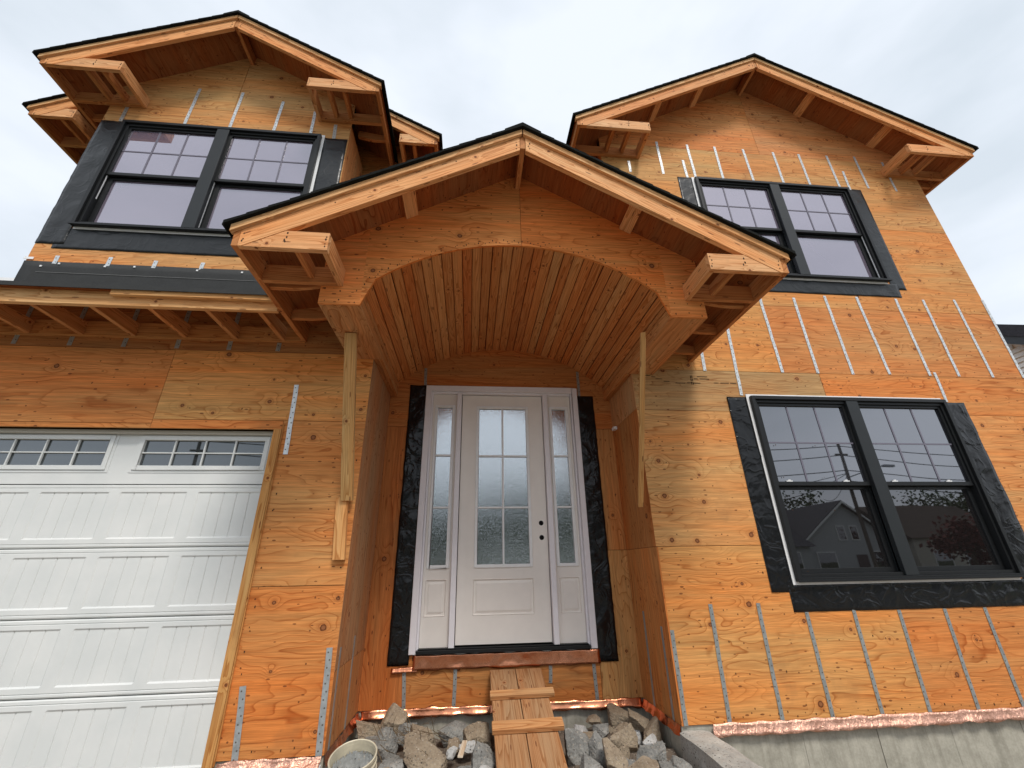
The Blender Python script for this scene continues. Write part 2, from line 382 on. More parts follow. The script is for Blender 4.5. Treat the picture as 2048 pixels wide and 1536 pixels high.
# ---- right wing wall
WLR = (2.735, 4.85, .94, 2.585); WUR = (2.735, 4.85, 4.09, 5.56)
ctop, cx, P7 = 7.514, 3.777, .5833
gable = [lambda p: ctop-.03-P7*abs(p[0]-cx)-p[1]]
xr0, xr1 = 1.564, 5.995
gl = [lambda p: ctop-.02-P7*(cx-p[0])-p[1], lambda p: ctop-.02-P7*(p[0]-cx)-p[1]]
sh = [(xr0, 3.575, 0, 1.22, YEL), (3.575, xr1, 0, 1.22, ORA),
      (xr0, 2.9, 1.22, 2.44, (.70, .385, .14)), (2.9, 5.0, 1.22, 2.44, YEL), (5.0, xr1, 1.22, 2.44, (.69, .36, .13)),
      (xr0, 3.575, 2.44, 2.873, PALE), (3.575, xr1, 2.44, 2.873, ORA),
      (xr0, 3.16, 2.873, 3.69, YEL), (3.16, xr1, 2.873, 3.69, (.66, .30, .10)),
      (xr0, 4.37, 3.69, 4.91, (.68, .36, .125)), (4.37, xr1, 3.69, 4.91, (.68, .335, .11)),
      (xr0, 3.16, 4.91, 6.12, (.64, .37, .13)), (3.16, xr1, 4.91, 6.12, (.66, .345, .12)),
      (xr0, cx, 6.12, 7.6, (.65, .305, .10)), (cx, xr1, 6.12, 7.6, (.64, .31, .115))]
w_r = wall('front_wall', sh, [WLR, WUR], gl, 0, label='tall plywood wall of the right wing')
# corner edge plies seen from the left
# ---- garage wall and upper left wall
sh = [(-2.56, -.888, 2.226, 2.855, YEL), (-6.9, -2.56, 2.19, 2.855, ORA), (-6.9, -.888, 2.855, 3.39, BRN),
      (-1.55, -.888, .982, 2.226, (.66, .33, .11)), (-1.55, -.888, 0, .982, (.64, .29, .088)), (-2.56, -1.55, 2.15, 2.226, ORA), (-6.9, -2.56, 2.15, 2.19, ORA)]
w_g = wall('garage_wall', sh, [], [], YG, label='plywood wall around the garage door')
lx, ltop = -2.775, 6.976
xl0, xl1 = -4.086, -1.472
gl2 = [lambda p: ltop-.02-P7*(lx-p[0])-p[1], lambda p: ltop-.02-P7*(p[0]-lx)-p[1]]
WUL = (-3.83, -1.765, 4.15, 5.60)
sh = [(xl0, xl1, 3.395, 4.84, (.70, .36, .13)), (xl0, xl1, 4.84, 5.93, (.62, .37, .145)), (xl0, -2.80, 5.93, 7.1, (.60, .35, .13)), (-2.80, xl1, 5.93, 7.1, (.61, .375, .15))]
w_u = wall('bay_wall', sh, [WUL], gl2, YG, label='plywood wall of the upper left bay')
# ---- entry back wall, with door opening
DO = (-.47, 1.16, .34, 2.92)
sh = [(-.95, -.52, .0, 2.472, (.50, .20, .06), (0, 0, 1)), (1.2, 1.62, 1.22, 2.472, (.56, .26, .085), (0, 0, 1)), (1.2, 1.62, 0, 1.22, (.62, .33, .115), (0, 0, 1)),
      (-.52, 1.2, .0, 2.472, (.58, .27, .085)), (-.95, 1.62, 2.472, 3.56, (.55, .25, .08))]
w_e = wall('entry_wall', sh, [DO], [], YB, label='plywood wall behind the front door')
# ---- recess side walls
def side_wall(x, s, sheets, label):
    par = empty('recess_wall', (0, 0, 0), house); par['label'] = label
    for (y0, y1, z0, z1, c, g) in sheets:
        b = MB(); b.box(x if s < 0 else x-.0125, x+.0125 if s < 0 else x, y0+.0016, y1-.0016, z0+.0016, z1-.0016, g); b.build('plywood_sheet', PLY, par, jitter(c, .03))
    b = MB(); b.box(x+.0135 if s < 0 else x-.10, x+.10 if s < 0 else x-.0135, sheets[0][0]+.015, YB-.002, .01, 2.85); b.build('wall_framing', DARK, par)
    return par
sw_r = side_wall(xr0, -1, [(-.0125+.0, YB, 0, 1.22, (.60, .28, .09), (0, 0, 1)), (0, YB, 1.22, 2.455, (.50, .23, .075), (0, 0, 1)), (0, YB, 2.455, 2.86, (.60, .34, .15), (0, 0, 1))], 'right side wall of the entry recess')
sw_l = side_wall(-.888, 1, [(YG+.0, YB, 0, .45, (.56, .27, .10), (0, 0, 1)), (YG+.0, YB, .45, 2.86, (.50, .29, .14), (0, 0, 1))], 'grey brown left side wall of the entry recess')
# side walls of the bays (receding)
par = empty('bay_side_wall', (0, 0, 0), house)
for (z0, z1) in ((3.3, 4.6), (4.6, 5.84)):
    b = MB(); b.box(xl1-.0125, xl1, YG+.013, .40, z0, z1-.003, (0, 0, 1)); b.build('plywood_sheet', PLY, par, jitter((.55, .30, .12)))
    b = MB(); b.box(xl0, xl0+.0125, YG+.013, .40, z0, z1-.003, (0, 0, 1)); b.build('plywood_sheet', PLY, par, jitter((.55, .26, .09)))
par = empty('rear_bay_wall', (0, 0, 0), house)
b = MB(); add_pieces(b, (-4.68, -.87, 3.2, 7.4), [], [lambda p: 7.28-P7*abs(p[0]-lx)-p[1]], .40, .0125, (1, 0, 0))
b = MB(); poly = [(-4.68, .40, 3.2), (-.87, .40, 3.2), (-.87, .40, 6.17), (lx, .40, 7.28), (-4.68, .40, 6.17)]; b.prism(poly, (0, .0125, 0), (1, 0, 0)); b.build('plywood_sheet', PLY, par, BRN)
par = empty('main_wall', (0, 0, 0), house)
b = MB(); b.box(-.87, 1.55, YB, YB+.1, 3.6, 5.84, (1, 0, 0)); b.build('plywood_sheet', PLY, par, ORA)
b = MB(); b.box(xr1-.0125, xr1, .013, 9, -.0, 6.1, (0, 1, 0)); b.build('plywood_sheet', PLY, par, ORA)
b = MB(); b.box(-6.9, -6.8, YG+.02, 9, 0, 2.9, (0, 1, 0)); b.build('plywood_sheet', PLY, par, ORA)
b = MB(); b.box(xr0, xr0+.0125, .013, YB, 3.3, 6.0, (0, 1, 0)); b.build('plywood_sheet', PLY, par, ORA)
b = MB(); b.prism([(-4.68, 1.2, 5.86), (-4.68, 8.4, 5.86), (-4.68, 4.8, 7.9)], (10.6, 0, 0), (1, 0, 0)); b.build('main_roof', SHING, house)

# ---- straps
def straps(par, lst, y, c, wdt=.032, axis='y'):
    for (x0, z0, x1, z1) in lst:
        b = MB(); d = Vector((x1-x0, 0, z1-z0)); L = d.length; d.normalize(); q = Vector((d.z, 0, -d.x)); seg = max(2, int(L/.12))
        ph = random.uniform(0, 6)
        rows = []
        for i in range(seg+1):
            t = i/seg; p = Vector((x0, 0, z0))+d*L*t; bend = -.0022-.0016*abs(math.sin(ph+i*1.9)); p = p+q*(.0012*math.sin(ph+i*2.3))
            rows.append((p-q*wdt/2+Vector((0, y+bend, 0)), p+q*wdt/2+Vector((0, y+bend-.0006, 0)), L*t))
        for i in range(seg):
            a0, a1, u0 = rows[i]; b0, b1, u1 = rows[i+1]; k = len(b.v)
            f = [a0, a1, b1, b0]; uvs = [(u0, -wdt/2), (u0, wdt/2), (u1, wdt/2), (u1, -wdt/2)]
            n = (f[1]-f[0]).cross(f[2]-f[0])
            if n.y > 0: f.reverse(); uvs.reverse()
            b.v += [tuple(p) for p in f]; b.f.append((k, k+1, k+2, k+3)); b.mi.append(0); b.uv += uvs
        o = b.build('metal_strap', STRAP, par, c, smooth=False)
        md = o.modifiers.new('t', 'SOLIDIFY'); md.thickness = .0015; md.offset = 1
SB = (.66, .69, .70); SD = (.34, .37, .37)
straps(w_r, [(1.919, 5.814, 1.92, 5.619), (2.345, 6.21, 2.352, 5.625), (2.764, 6.198, 2.774, 5.60), (2.653, 5.897, 2.661, 5.59), (3.149, 6.201, 3.145, 5.61), (3.551, 6.195, 3.559, 5.60), (3.978, 6.182, 3.975, 5.60), (4.349, 6.181, 4.345, 5.60), (4.765, 6.195, 4.764, 5.60), (5.184, 6.218, 5.185, 5.625), (4.911, 5.913, 4.899, 5.57), (5.581, 6.15, 5.585, 5.606)], 0, SB)
straps(w_r, [(2.698, 3.60, 2.663, 2.609), (2.352, 3.40, 2.334, 2.868), (3.162, 3.79, 3.174, 2.874), (3.57, 3.81, 3.567, 2.874), (3.96, 3.855, 3.962, 2.873), (4.356, 3.86, 4.385, 2.884), (4.847, 3.857, 4.856, 2.879), (5.2, 3.86, 5.202, 2.882), (5.611, 3.88, 5.611, 2.881), (5.992, 3.899, 5.988, 2.879), (4.922, 2.922, 4.913, 2.583)], 0, SB)
straps(w_r, [(1.594, .608, 1.60, .0), (1.948, .781, 1.937, .003), (2.355, .779, 2.350, .003), (2.759, .72, 2.754, .002), (3.178, .71, 3.163, .002), (3.585, .70, 3.564, .003), (4.008, .70, 3.98, .002), (4.386, .70, 4.379, .002), (4.79, .70, 4.785, .002), (5.2, .70, 5.19, .002), (5.6, .70, 5.6, .002)], 0, SD)
straps(w_g, [(-1.502, 2.549, -1.483, 1.942)], YG, SB, .036)
straps(w_g, [(-1.459, .391, -1.423, .0), (-.938, .593, -.921, .0)], YG, (.42, .45, .46), .040)
straps(w_g, [(-4.26+.4265*i, 3.25, -4.265+.4265*i, 2.868) for i in range(6)]+[(-1.72, 2.95, -1.722, 2.868)], YG, (.40, .40, .37), .036)
straps(w_u, [(-3.241, 6.271, -3.249, 5.64), (-2.762, 6.262, -2.775, 5.62), (-2.292, 6.16, -2.304, 5.61), (-1.908, 6.03, -1.90, 5.61)], YG, SB)
straps(w_u, [(-3.901, 5.861, -3.897, 5.63), (-1.647, 5.835, -1.638, 5.60)], YG, (.5, .5, .48), .036)
straps(w_u, [(-3.836, 3.791, -3.838, 3.70), (-3.387, 3.801, -3.389, 3.70), (-2.99, 3.785, -2.992, 3.70), (-2.574, 3.787, -2.576, 3.70), (-2.1, 3.785, -2.1, 3.70)], YG, SB, .036)
straps(w_e, [(-.533, .27, -.514, .0), (-.093, .27, -.099, -.01), (.747, .27, .741, .14), (1.139, .27, 1.15, .0), (-.529, 3.163, -.52, 2.93), (1.216, 3.166, 1.216, 2.86)], YB, (.36, .37, .36), .030)
def side_strap(par, x, s, y, z0, z1):
    b = MB(); b.box(x if s < 0 else x+.0005, x-.003 if s < 0 else x+.003, y, y+.032, z0, z1, (0, 0, 1)); b.build('metal_strap', STRAP, par, SD)
side_strap(sw_r, xr0, -1, .10, 0, .62); side_strap(sw_r, xr0, -1, .46, 0, .70); side_strap(sw_l, -.888, 1, -.10, 0, .58); side_strap(sw_l, -.888, 1, .30, 0, .60)

# ---- gable roofs
def gable_roof(name, label, cx, ztop, wc, Yf, Yback, zb, rc, Yw, look=(), ends=(), joist=2, eave=(), skipL=False, ywall_eave=None):
    r = empty(name, (0, 0, 0), house); r['label'] = label
    rb_top = lambda x: ztop-.055-P7*abs(x-cx); rb_bot = lambda x: rb_top(x)-.142
    X = (1, 0, 0); Yv = (0, 1, 0)
    for s in (-1, 1):
        g = (1, 0, -P7*s)
        x = lambda d: cx+s*d
        e = wc-.038
        # barge board
        pl = [(.022, ztop-.055-P7*.022), (e, ztop-.055-P7*e), (e, ztop-.197-P7*e), (.022, ztop-.197-P7*.022)]
        pl = clip(pl, lambda p: p[1]-zb)
        b = MB(); b.prism([(x(p[0]), Yf, p[1]) for p in pl], (0, .038, 0), g); b.build('rake_board', LUM, r, jitter(FIR), bevel=.0015)
        t0 = .004
        pl = [(t0, ztop-P7*t0), (wc+.02, ztop-P7*(wc+.02)), (wc+.02, ztop-.053-P7*(wc+.02)), (t0, ztop-.053-P7*t0)]
        b = MB(); b.prism([(x(p[0]), Yf-.022, p[1]) for p in pl], (0, .044, 0), g); b.build('rake_trim', LUM, r, jitter((.80, .52, .24)), bevel=.0015)
        # sub fascia
        b = MB(); zt = ztop-.028-P7*wc
        b.prism([(x(wc-.037), Yf+.001, zb), (x(wc), Yf+.001, zb), (x(wc), Yf+.001, zt), (x(wc-.037), Yf+.001, zt+.02)], (0, Yback-Yf, 0), Yv); b.build('fascia_board', LUM, r, jitter(FIRD))
        # deck
        b = MB(); pl = [(0, ztop-.004), (wc+.015, ztop-.004-P7*(wc+.015)), (wc+.015, ztop-.022-P7*(wc+.015)), (0, ztop-.022)]
        n = max(1, int(wc/1.21+.5))
        for i in range(n):
            d0, d1 = i*wc/n+.0012, (i+1)*wc/n-.0012
            if i == n-1: d1 = wc+.012
            b = MB(); b.prism([(x(d0), Yf+.024, ztop-.008-P7*d0), (x(d1), Yf+.024, ztop-.008-P7*d1), (x(d1), Yf+.024, ztop-.024-P7*d1), (x(d0), Yf+.024, ztop-.024-P7*d0)], (0, Yback-Yf-.024, 0), Yv); b.build('roof_deck', PLY, r, jitter((.36, .135, .045), .1))
        # shingles in stepped courses
        nc = int((wc+.06)/.125)+1; W = wc+.055; pts = []; b = MB()
        for i in range(nc):
            d0 = W-i*W/nc; d1 = W-(i+1)*W/nc
            lo = ztop+.002-P7*d0; l1 = ztop+.002-P7*d1
            b.prism([(x(d0), Yf-.047+.004*math.sin(i*2.7), lo), (x(d0), Yf-.047, lo+.026), (x(d1), Yf-.047, l1+.018), (x(d1), Yf-.047, l1)], (0, Yback-Yf+.047, 0), g)
        b.prism([(x(0), Yf-.05, ztop+.038), (x(.14), Yf-.05, ztop+.030-P7*.14), (x(.14), Yf-.05, ztop-P7*.14), (x(0), Yf-.05, ztop)], (0, Yback-Yf+.05, 0), g)
        b.box(min(x(W-.006), x(W+.002)), max(x(W-.006), x(W+.002)), Yf-.047, Yback, ztop-P7*W-.010, ztop-P7*W+.006, Yv)
        b.build('shingle_course', SHING, r, kind='stuff')
        # cornice return box
        if rc:
            pl = [(rc, zb), (wc-.04, zb), (wc-.04, zb+.14), (rc, zb+.14)]
            pl = clip(pl, lambda p: ztop-.199-P7*p[0]-p[1])
            b = MB(); b.prism([(x(p[0]), Yf+.002, p[1]) for p in pl], (0, .038, 0), X); b.build('return_board', LUM, r, jitter((.76, .43, .19)), bevel=.0015)
            b = MB(); b.box(min(x(rc), x(rc+.038)), max(x(rc), x(rc+.038)), Yf+.041, Yw-.002, zb+.001, zb+.14, Yv); b.build('return_board', LUM, r, jitter((.72, .38, .15)), bevel=.0015)
            b = MB(); b.box(min(x(rc+.039), x(wc-.038)), max(x(rc+.039), x(wc-.038)), Yw-.040, Yw-.002, zb, zb+.135, X); b.build('ledger_board', LUM, r, jitter(FIRD), bevel=.001)
            for k in range(joist):
                d = rc+.04+(wc-rc-.08)*(k+1)/(joist+1.5)*(.85); b = MB(); b.box(x(d)-.019, x(d)+.019, Yf+.041, Yw-.041, zb+.03, zb+.115, Yv); b.build('joist', LUM, r, jitter(FIRD), bevel=.001)
        for yy in eave:
            lim = ywall_eave if ywall_eave else rc
            b = MB(); b.prism([(x(wc-.038), yy, zb+.02), (x(wc-.20), yy, zb+.02), (x(lim+.10), yy, zb+.035), (x(lim), yy, zb+.06), (x(lim), yy, zb+.16), (x(wc-.038), yy, zb+.10)], (0, .038, 0), X); b.build('lookout', LUM, r, jitter(FIRD), bevel=.001)
            b = MB(); b.box(min(x(lim), x(wc-.038)), max(x(lim), x(wc-.038)), yy+.10, yy+.112, zb+.06, zb+.15, X) if False else None
        for d in look:
            if (d < 0) != (s < 0): continue
            d = abs(d); b = MB(); q = ztop-.0245-P7*d; dx = .045
            b.prism([(x(d-dx), Yf+.038, q+P7*dx), (x(d+dx), Yf+.038, q-P7*dx), (x(d+dx-.014), Yf+.038, q-P7*dx-.036), (x(d-dx-.014), Yf+.038, q+P7*dx-.036)], (0, Yw-Yf-.04, 0), Yv); b.build('lookout', LUM, r, jitter(FIR), bevel=.001)
    b = MB(); b.box(cx-.019, cx+.019, Yf+.004, Yw-.001, ztop-.185, ztop-.056, Yv); b.build('ridge_board', LUM, r, jitter(FIRD), bevel=.001)
    return r
gr_r = gable_roof('gable_roof', 'high gable roof of the right wing', cx, ctop, 2.614, -.397, 7, 5.857, 1.715, 0, look=(-.80, -1.45, .80, 1.74), eave=(.12, .55, 1.0, 1.45), ywall_eave=2.225)
gr_l = gable_roof('gable_roof', 'gable roof of the upper left bay', lx, ltop, 1.687, -.581, .95, 5.868, .928, YG, eave=(.02, .42), ywall_eave=1.32)
gr_b = gable_roof('gable_roof', 'wider gable roof behind the upper left bay', lx, 7.315, 2.279, -.008, 7, 5.853, 1.82, .40, eave=(.6, 1.1), ywall_eave=1.92, joist=1)

# ---- porch
px, pzt = .343, 4.211
AW, BW, AS, AX, BZ, YP, YR = 1.155, 1.442, 2.963, 3.421, 2.813, -1.049, -1.437
RR = (AW**2+(AX-AS)**2)/(2*(AX-AS)); CZ = AX-RR
porch = gable_roof('porch_roof', 'gabled porch roof over the arched entry', px, pzt, 1.869, YR, -.002, 2.96, 1.288, YP, look=(-.86, .90), eave=(-.98, -.56, -.16), ywall_eave=BW, joist=1)
face = empty('porch_beam', (0, 0, 0), house); face['label'] = 'plywood faced arched beam of the porch'
# arched front face in strips so that the curve is clean
def arc_z(x): return CZ+math.sqrt(max(0, RR*RR-(x-px)**2))
def face_piece(xa, xb, c):
    b = MB(); n = 14; xs = [xa+(xb-xa)*i/n for i in range(n+1)]
    top = lambda x: pzt-.025-P7*abs(x-px)
    bot = lambda x: arc_z(x) if abs(x-px) < AW-1e-6 else BZ
    for i in range(n):
        x0, x1 = xs[i], xs[i+1]; b.prism([(x0, YP, bot(x0)), (x1, YP, bot(x1)), (x1, YP, top(x1)), (x0, YP, top(x0))], (0, .019, 0), (1, 0, .0))
    bm_ = b; o = b.build('plywood_sheet', PLY, face, jitter(c, .02)); return o
face_piece(px-AW+.0, px+.017, (.78, .315, .088)); face_piece(px+.020, px+AW, (.78, .30, .080))
for s in (-1, 1):
    b = MB(); xa, xb = px+s*AW, px+s*BW; t = lambda x: pzt-.025-P7*abs(x-px)
    b.prism([(xa, YP, BZ), (xb, YP, BZ), (xb, YP, 2.957), (xb-s*.0, YP, t(xb)), (xa, YP, t(xa))], (0, .019, 0), (1, 0, 0)); b.build('plywood_sheet', PLY, face, jitter((.80, .325, .095), .02))
    yb = YG if s < 0 else 0
    b = MB(); b.box(min(xa, xb), max(xa, xb), YP+.020, yb-.001, BZ+.001, BZ+.013, (0, 1, 0)); b.build('beam_soffit', PLY, face, jitter((.55, .29, .12)))
    b = MB(); b.box(min(xb, xb-s*.012), max(xb, xb-s*.012), YP+.020, yb-.001, BZ+.0135, 3.36, (0, 1, 0)); b.build('beam_side', PLY, face, jitter((.52, .24, .085)))
    for k in range(3):
        z0 = BZ+.002+k*.0505; dx = .0005+.006*(k % 2)
        b = MB(); b.box(min(xa+s*dx, xa+s*.03), max(xa+s*dx, xa+s*.03), YP+.02, YB-.001, z0, z0+.0485, (0, 1, 0)); b.build('trim_strip', LUM, face, jitter((.60, .29, .10)))
    # beam bottom continues inside the recess
    xi = -.888 if s < 0 else xr0
    b = MB(); b.box(min(xa+s*.031, xi), max(xa+s*.031, xi), yb+.014, YB-.001, BZ+.002, BZ+.014, (0, 1, 0)); b.build('beam_soffit', PLY, face, jitter((.50, .23, .08)))
# light edge of the arch face
b = MB(); n = 40; th = math.asin(AW/RR)
ceil_ = empty('vaulted_ceiling', (0, 0, 0), house); ceil_['label'] = 'barrel vaulted ceiling of narrow wood planks'
NP = 31
cols = [(.62, .265, .082), (.68, .34, .12), (.60, .235, .068), (.62, .26, .078), (.57, .215, .062), (.64, .285, .092), (.61, .25, .075)]
for i in range(NP):
    a0, a1 = -th+2*th*i/NP, -th+2*th*(i+1)/NP; g_ = .0038/RR; a0 += g_*random.uniform(.3, 1); a1 -= g_*random.uniform(.3, 1); rr = RR+random.uniform(0, .0025)
    p = lambda a, r: (px+r*math.sin(a), YP+.021, CZ+r*math.cos(a))
    ch = .004/RR
    b = MB(); b.prism([p(a0, rr+.006), p(a0+ch, rr), p(a1-ch, rr), p(a1, rr+.006), p(a1, rr+.016), p(a0, rr+.016)], (0, YB-YP-.023, 0), (0, 1, 0)); b.build('ceiling_plank', LUM, ceil_, jitter(random.choice(cols), .07))
b = MB()
for i in range(24):
    a0, a1 = -th*1.02+2*th*1.02*i/24, -th*1.02+2*th*1.02*(i+1)/24; p = lambda a, r: (px+r*math.sin(a), YP+.03, CZ+r*math.cos(a))
    b.prism([p(a0, RR+.020), p(a1, RR+.020), p(a1, RR+.03), p(a0, RR+.03)], (0, YB-YP-.03, 0), (0, 1, 0))
b.build('ceiling_backing', DARK, ceil_)
# porch braces
def beam(name, p0, p1, wv, hv, mat, parent, c, bevel=.0015, **k):
    p0, p1, wv, hv = map(Vector, (p0, p1, wv, hv)); b = MB(); b.hexa(p0-wv/2-hv/2, p1-p0, wv, hv, p1-p0); return b.build(name, mat, parent, c, bevel=bevel, **k)
beam('brace', (-.972, -.635, 2.812), (-.945, YG-.045, 1.575), (.089, 0, 0), (0, .036, .012), LUM, face, (.62, .37, .15), label='long 2x4 brace from the left porch beam down to the garage wall')
beam('brace', (-.985, YG-.0225, 1.60), (-.952, YG-.0225, 1.15), (.087, 0, 0), (0, .038, 0), LUM, face, (.72, .41, .17), label='short 2x4 cleat nailed under the left brace')
beam('brace', (1.372, -.79, 2.812), (1.458, -.046, 1.545), (.040, -.012, 0), (.03, .082, .03), LUM, face, (.62, .37, .15), label='2x4 brace under the right porch beam')

NAIL = simple('rusty_nail_stain', (.055, .028, .014), .8, .2)
def nails(pts, y, parent, r=.0042, seed=1):
    rn = random.Random(seed); b = MB()
    for (x, z) in pts:
        x += rn.gauss(0, .004); z += rn.gauss(0, .006); q = r*rn.uniform(.6, 1.25); n = 6; st = rn.uniform(1, 2.2)
        P = [(x+q*math.cos(6.2832*i/n), y-.0012, z+q*st*math.sin(6.2832*i/n)) for i in range(n)]; b.prism(P, (0, .0010, 0), (1, 0, 0))
    b.build('nail_heads', NAIL, parent, kind='stuff')
for (cxx, rc_, wc_, zb_, Yf_, r_) in ((px, 1.288, 1.869, 2.96, YR, porch), (cx, 1.715, 2.614, 5.857, -.397, gr_r), (lx, .928, 1.687, 5.868, -.581, gr_l), (lx, 1.82, 2.279, 5.853, -.008, gr_b)):
    P = []
    for s_ in (-1, 1):
        P += [(cxx+s_*(rc_+.018), zb_+z) for z in (.02, .05, .08, .11)]+[(cxx+s_*(rc_+.26), zb_+z) for z in (.06, .09, .12)]+[(cxx+s_*(rc_+.27), zb_+.075)]
    nails(P, Yf_+.002, r_, .005, 3)
    P = []
    for s_ in (-1, 1):
        zt_ = lambda d: pzt-0
        top_ = {id(porch): pzt, id(gr_r): ctop, id(gr_l): ltop, id(gr_b): 7.315}[id(r_)]
        P += [(cxx+s_*d, top_-.10-P7*d-k*.032) for d in (.05, wc_-.06) for k in range(3)]+[(cxx+s_*d, top_-.085-P7*d) for d in (.5, .9, 1.3)]
    nails(P, Yf_, r_, .0045, 4)
nails([(px+RR*math.sin(-th*.98+1.96*th*i/84)*(1+.012*(i % 3)), CZ+(RR+.02+.012*(i % 3))*math.cos(-th*.98+1.96*th*i/84)) for i in range(85)], YP, face, .004, 5)
nails([(px+s_*(AW+dx), z) for s_ in (-1, 1) for dx in (.04, .15, .25) for z in (2.84, 2.93, 3.03, 3.12)], YP, face, .0045, 6)
rn_ = random.Random(12)
nails([(xr0+.05+i*.072, .035+rn_.uniform(-.012, .02)) for i in range(60)]+[(xr0+.08+i*.41, z) for i in range(5) for z in (.3, .52, .74, 1.0, 1.5, 1.8, 2.1)], -.0016, w_r, .004, 7)
nails([(-1.50+i*.085, .05+rn_.uniform(-.02, .02)) for i in range(7)]+[(-1.49, .2+i*.13) for i in range(15)]+[(-.93, .7+i*.2) for i in range(8)], YG-.0016, w_g, .0042, 8)
INK = simple('black_stamp_ink', (.035, .03, .02), .8, .1)
b = MB()
for (x, z, l) in ((1.80, 2.765, .07), (1.88, 2.74, .06), (2.00, 2.725, .10), (2.12, 2.73, .05), (2.18, 2.728, .08), (2.235, 2.80, .11), (2.20, 2.775, .04), (2.26, 2.775, .10), (2.40, 2.735, .05), (2.47, 2.736, .09), (2.58, 2.735, .06), (1.70, 2.80, .05), (1.76, 2.785, .04)):
    b.box(x, x+l, -.0026, -.0018, z, z+.006)
for x in (2.165, 2.18):
    for k in range(3): b.box(x, x+.006, -.0026, -.0018, 2.715+k*.035, 2.743+k*.035)
b.build('grade_stamp', INK, w_r, kind='stuff')

# ---- pent roof over garage
pent = empty('pent_roof', (0, 0, 0), house); pent['label'] = 'open framed pent roof above the garage door'
b = MB(); b.box(-6.9, -1.53, -.713, -.675, 2.945, 3.064, (1, 0, 0)); b.build('fascia_board', LUM, pent, (.78, .45, .20), bevel=.002)
b = MB(); b.box(-6.9, -1.50, YG-.040, YG-.001, 2.953, 3.09, (1, 0, 0)); b.build('ledger_board', LUM, pent, FIRD, bevel=.002)
xr = -6.7
for i in range(13):
    xx = -1.68-.4145*i if i else -1.70
    b = MB(); b.prism([(xx, -.674, 2.955), (xx, YG-.041, 2.955), (xx, YG-.041, 3.075), (xx, -.674, 3.050)], (.038, 0, 0), (0, 1, 0)); b.build('rafter', LUM, pent, jitter((.60, .30, .11)), bevel=.001)
b = MB(); b.box(-2.734, -1.56, -.753, -.714, 3.016, 3.079, (1, 0, 0)); b.build('nailer_board', LUM, pent, (.72, .44, .20), bevel=.003, label='shorter rough 2x4 nailed in front of the fascia')
b = MB(); b.prism([(-6.95, -.745, 3.066), (-6.95, YG-.001, 3.40), (-6.95, YG-.001, 3.415), (-6.95, -.745, 3.081)], (5.42, 0, 0), (1, 0, 0)); b.build('roof_deck', PLY, pent, (.42, .16, .05))
# felt lapping roof and wall
def sheet_strip(name, x0, x1, z0, z1, y, mat, parent, amp=.006, nx=24, nz=5, ragged=.004, thick=.002, seedv=0, kind='y', lift=.0, label=None, fr=6):
    b = MB(); bm = bmesh.new(); g = []
    for i in range(nx+1):
        rowv = []
        for j in range(nz+1):
            u, v = i/nx, j/nz; x = x0+(x1-x0)*u; z = z0+(z1-z0)*v
            e = Vector((x*fr, z*fr, seedv*3.1+.5))
            d = abs(mnoise.noise(e))*amp+abs(mnoise.noise(e*2.7))*amp*.5
            if j in (0, nz): z += ragged*mnoise.noise(Vector((x*9, seedv, j)))
            if i in (0, nx): x += ragged*mnoise.noise(Vector((z*9, seedv, i)))
            d += lift*(1-v)**2*(.6+.8*abs(mnoise.noise(Vector((x*5, 3, seedv)))))
            rowv.append(bm.verts.new((x, y-.0035-d, z)))
        g.append(rowv)
    for i in range(nx):
        for j in range(nz): bm.faces.new((g[i][j], g[i+1][j], g[i+1][j+1], g[i][j+1]))
    me = bpy.data.meshes.new(name); bm.to_mesh(me); bm.free(); me.materials.append(mat); me.shade_smooth()
    o = bpy.data.objects.new(name, me); col.objects.link(o); o.parent = parent; o.color = (1, 1, 1, random.random())
    md = o.modifiers.new('t', 'SOLIDIFY'); md.thickness = thick; md.offset = -1
    if label: o['label'] = label
    return o
sheet_strip('roof_felt', -4.09, -1.50, 3.40, 3.722, YG, FELT, pent, amp=.003, seedv=5)
b = MB(); b.box(-3.95, -1.52, YG-.0085, YG-.0065, 3.598, 3.602); b.build('felt_seam', simple('grey_seam', (.16, .16, .155), .7), pent)
b = MB(); b.prism([(-6.95, -.765, 3.070), (-6.95, YG-.01, 3.418), (-6.95, YG-.01, 3.424), (-6.95, -.765, 3.088)], (5.40, 0, 0), (1, 0, 0)); b.box(-6.95, -1.56, -.770, -.764, 3.052, 3.088); b.build('roof_felt', FELT, pent)
for (x, z) in ((-3.79, 3.70), (-3.4, 3.69), (-3.15, 3.70), (-2.6, 3.69), (-3.93, 3.665), (-2.2, 3.69)):
    b = MB(); b.box(x-.008, x+.008, YG-.012, YG-.006, z-.008, z+.008); b.build('cap_nail', WHITE, pent)
b = MB(); b.box(-4.22, -4.085, YG-.0, YG+.07, 3.44, 3.53); b.build('flashing_end', WHITE, pent)
b = MB(); b.box(-4.10, -4.02, YG-.012, YG-.009, 3.735, 3.76); b.build('flashing_end', WHITE, pent)

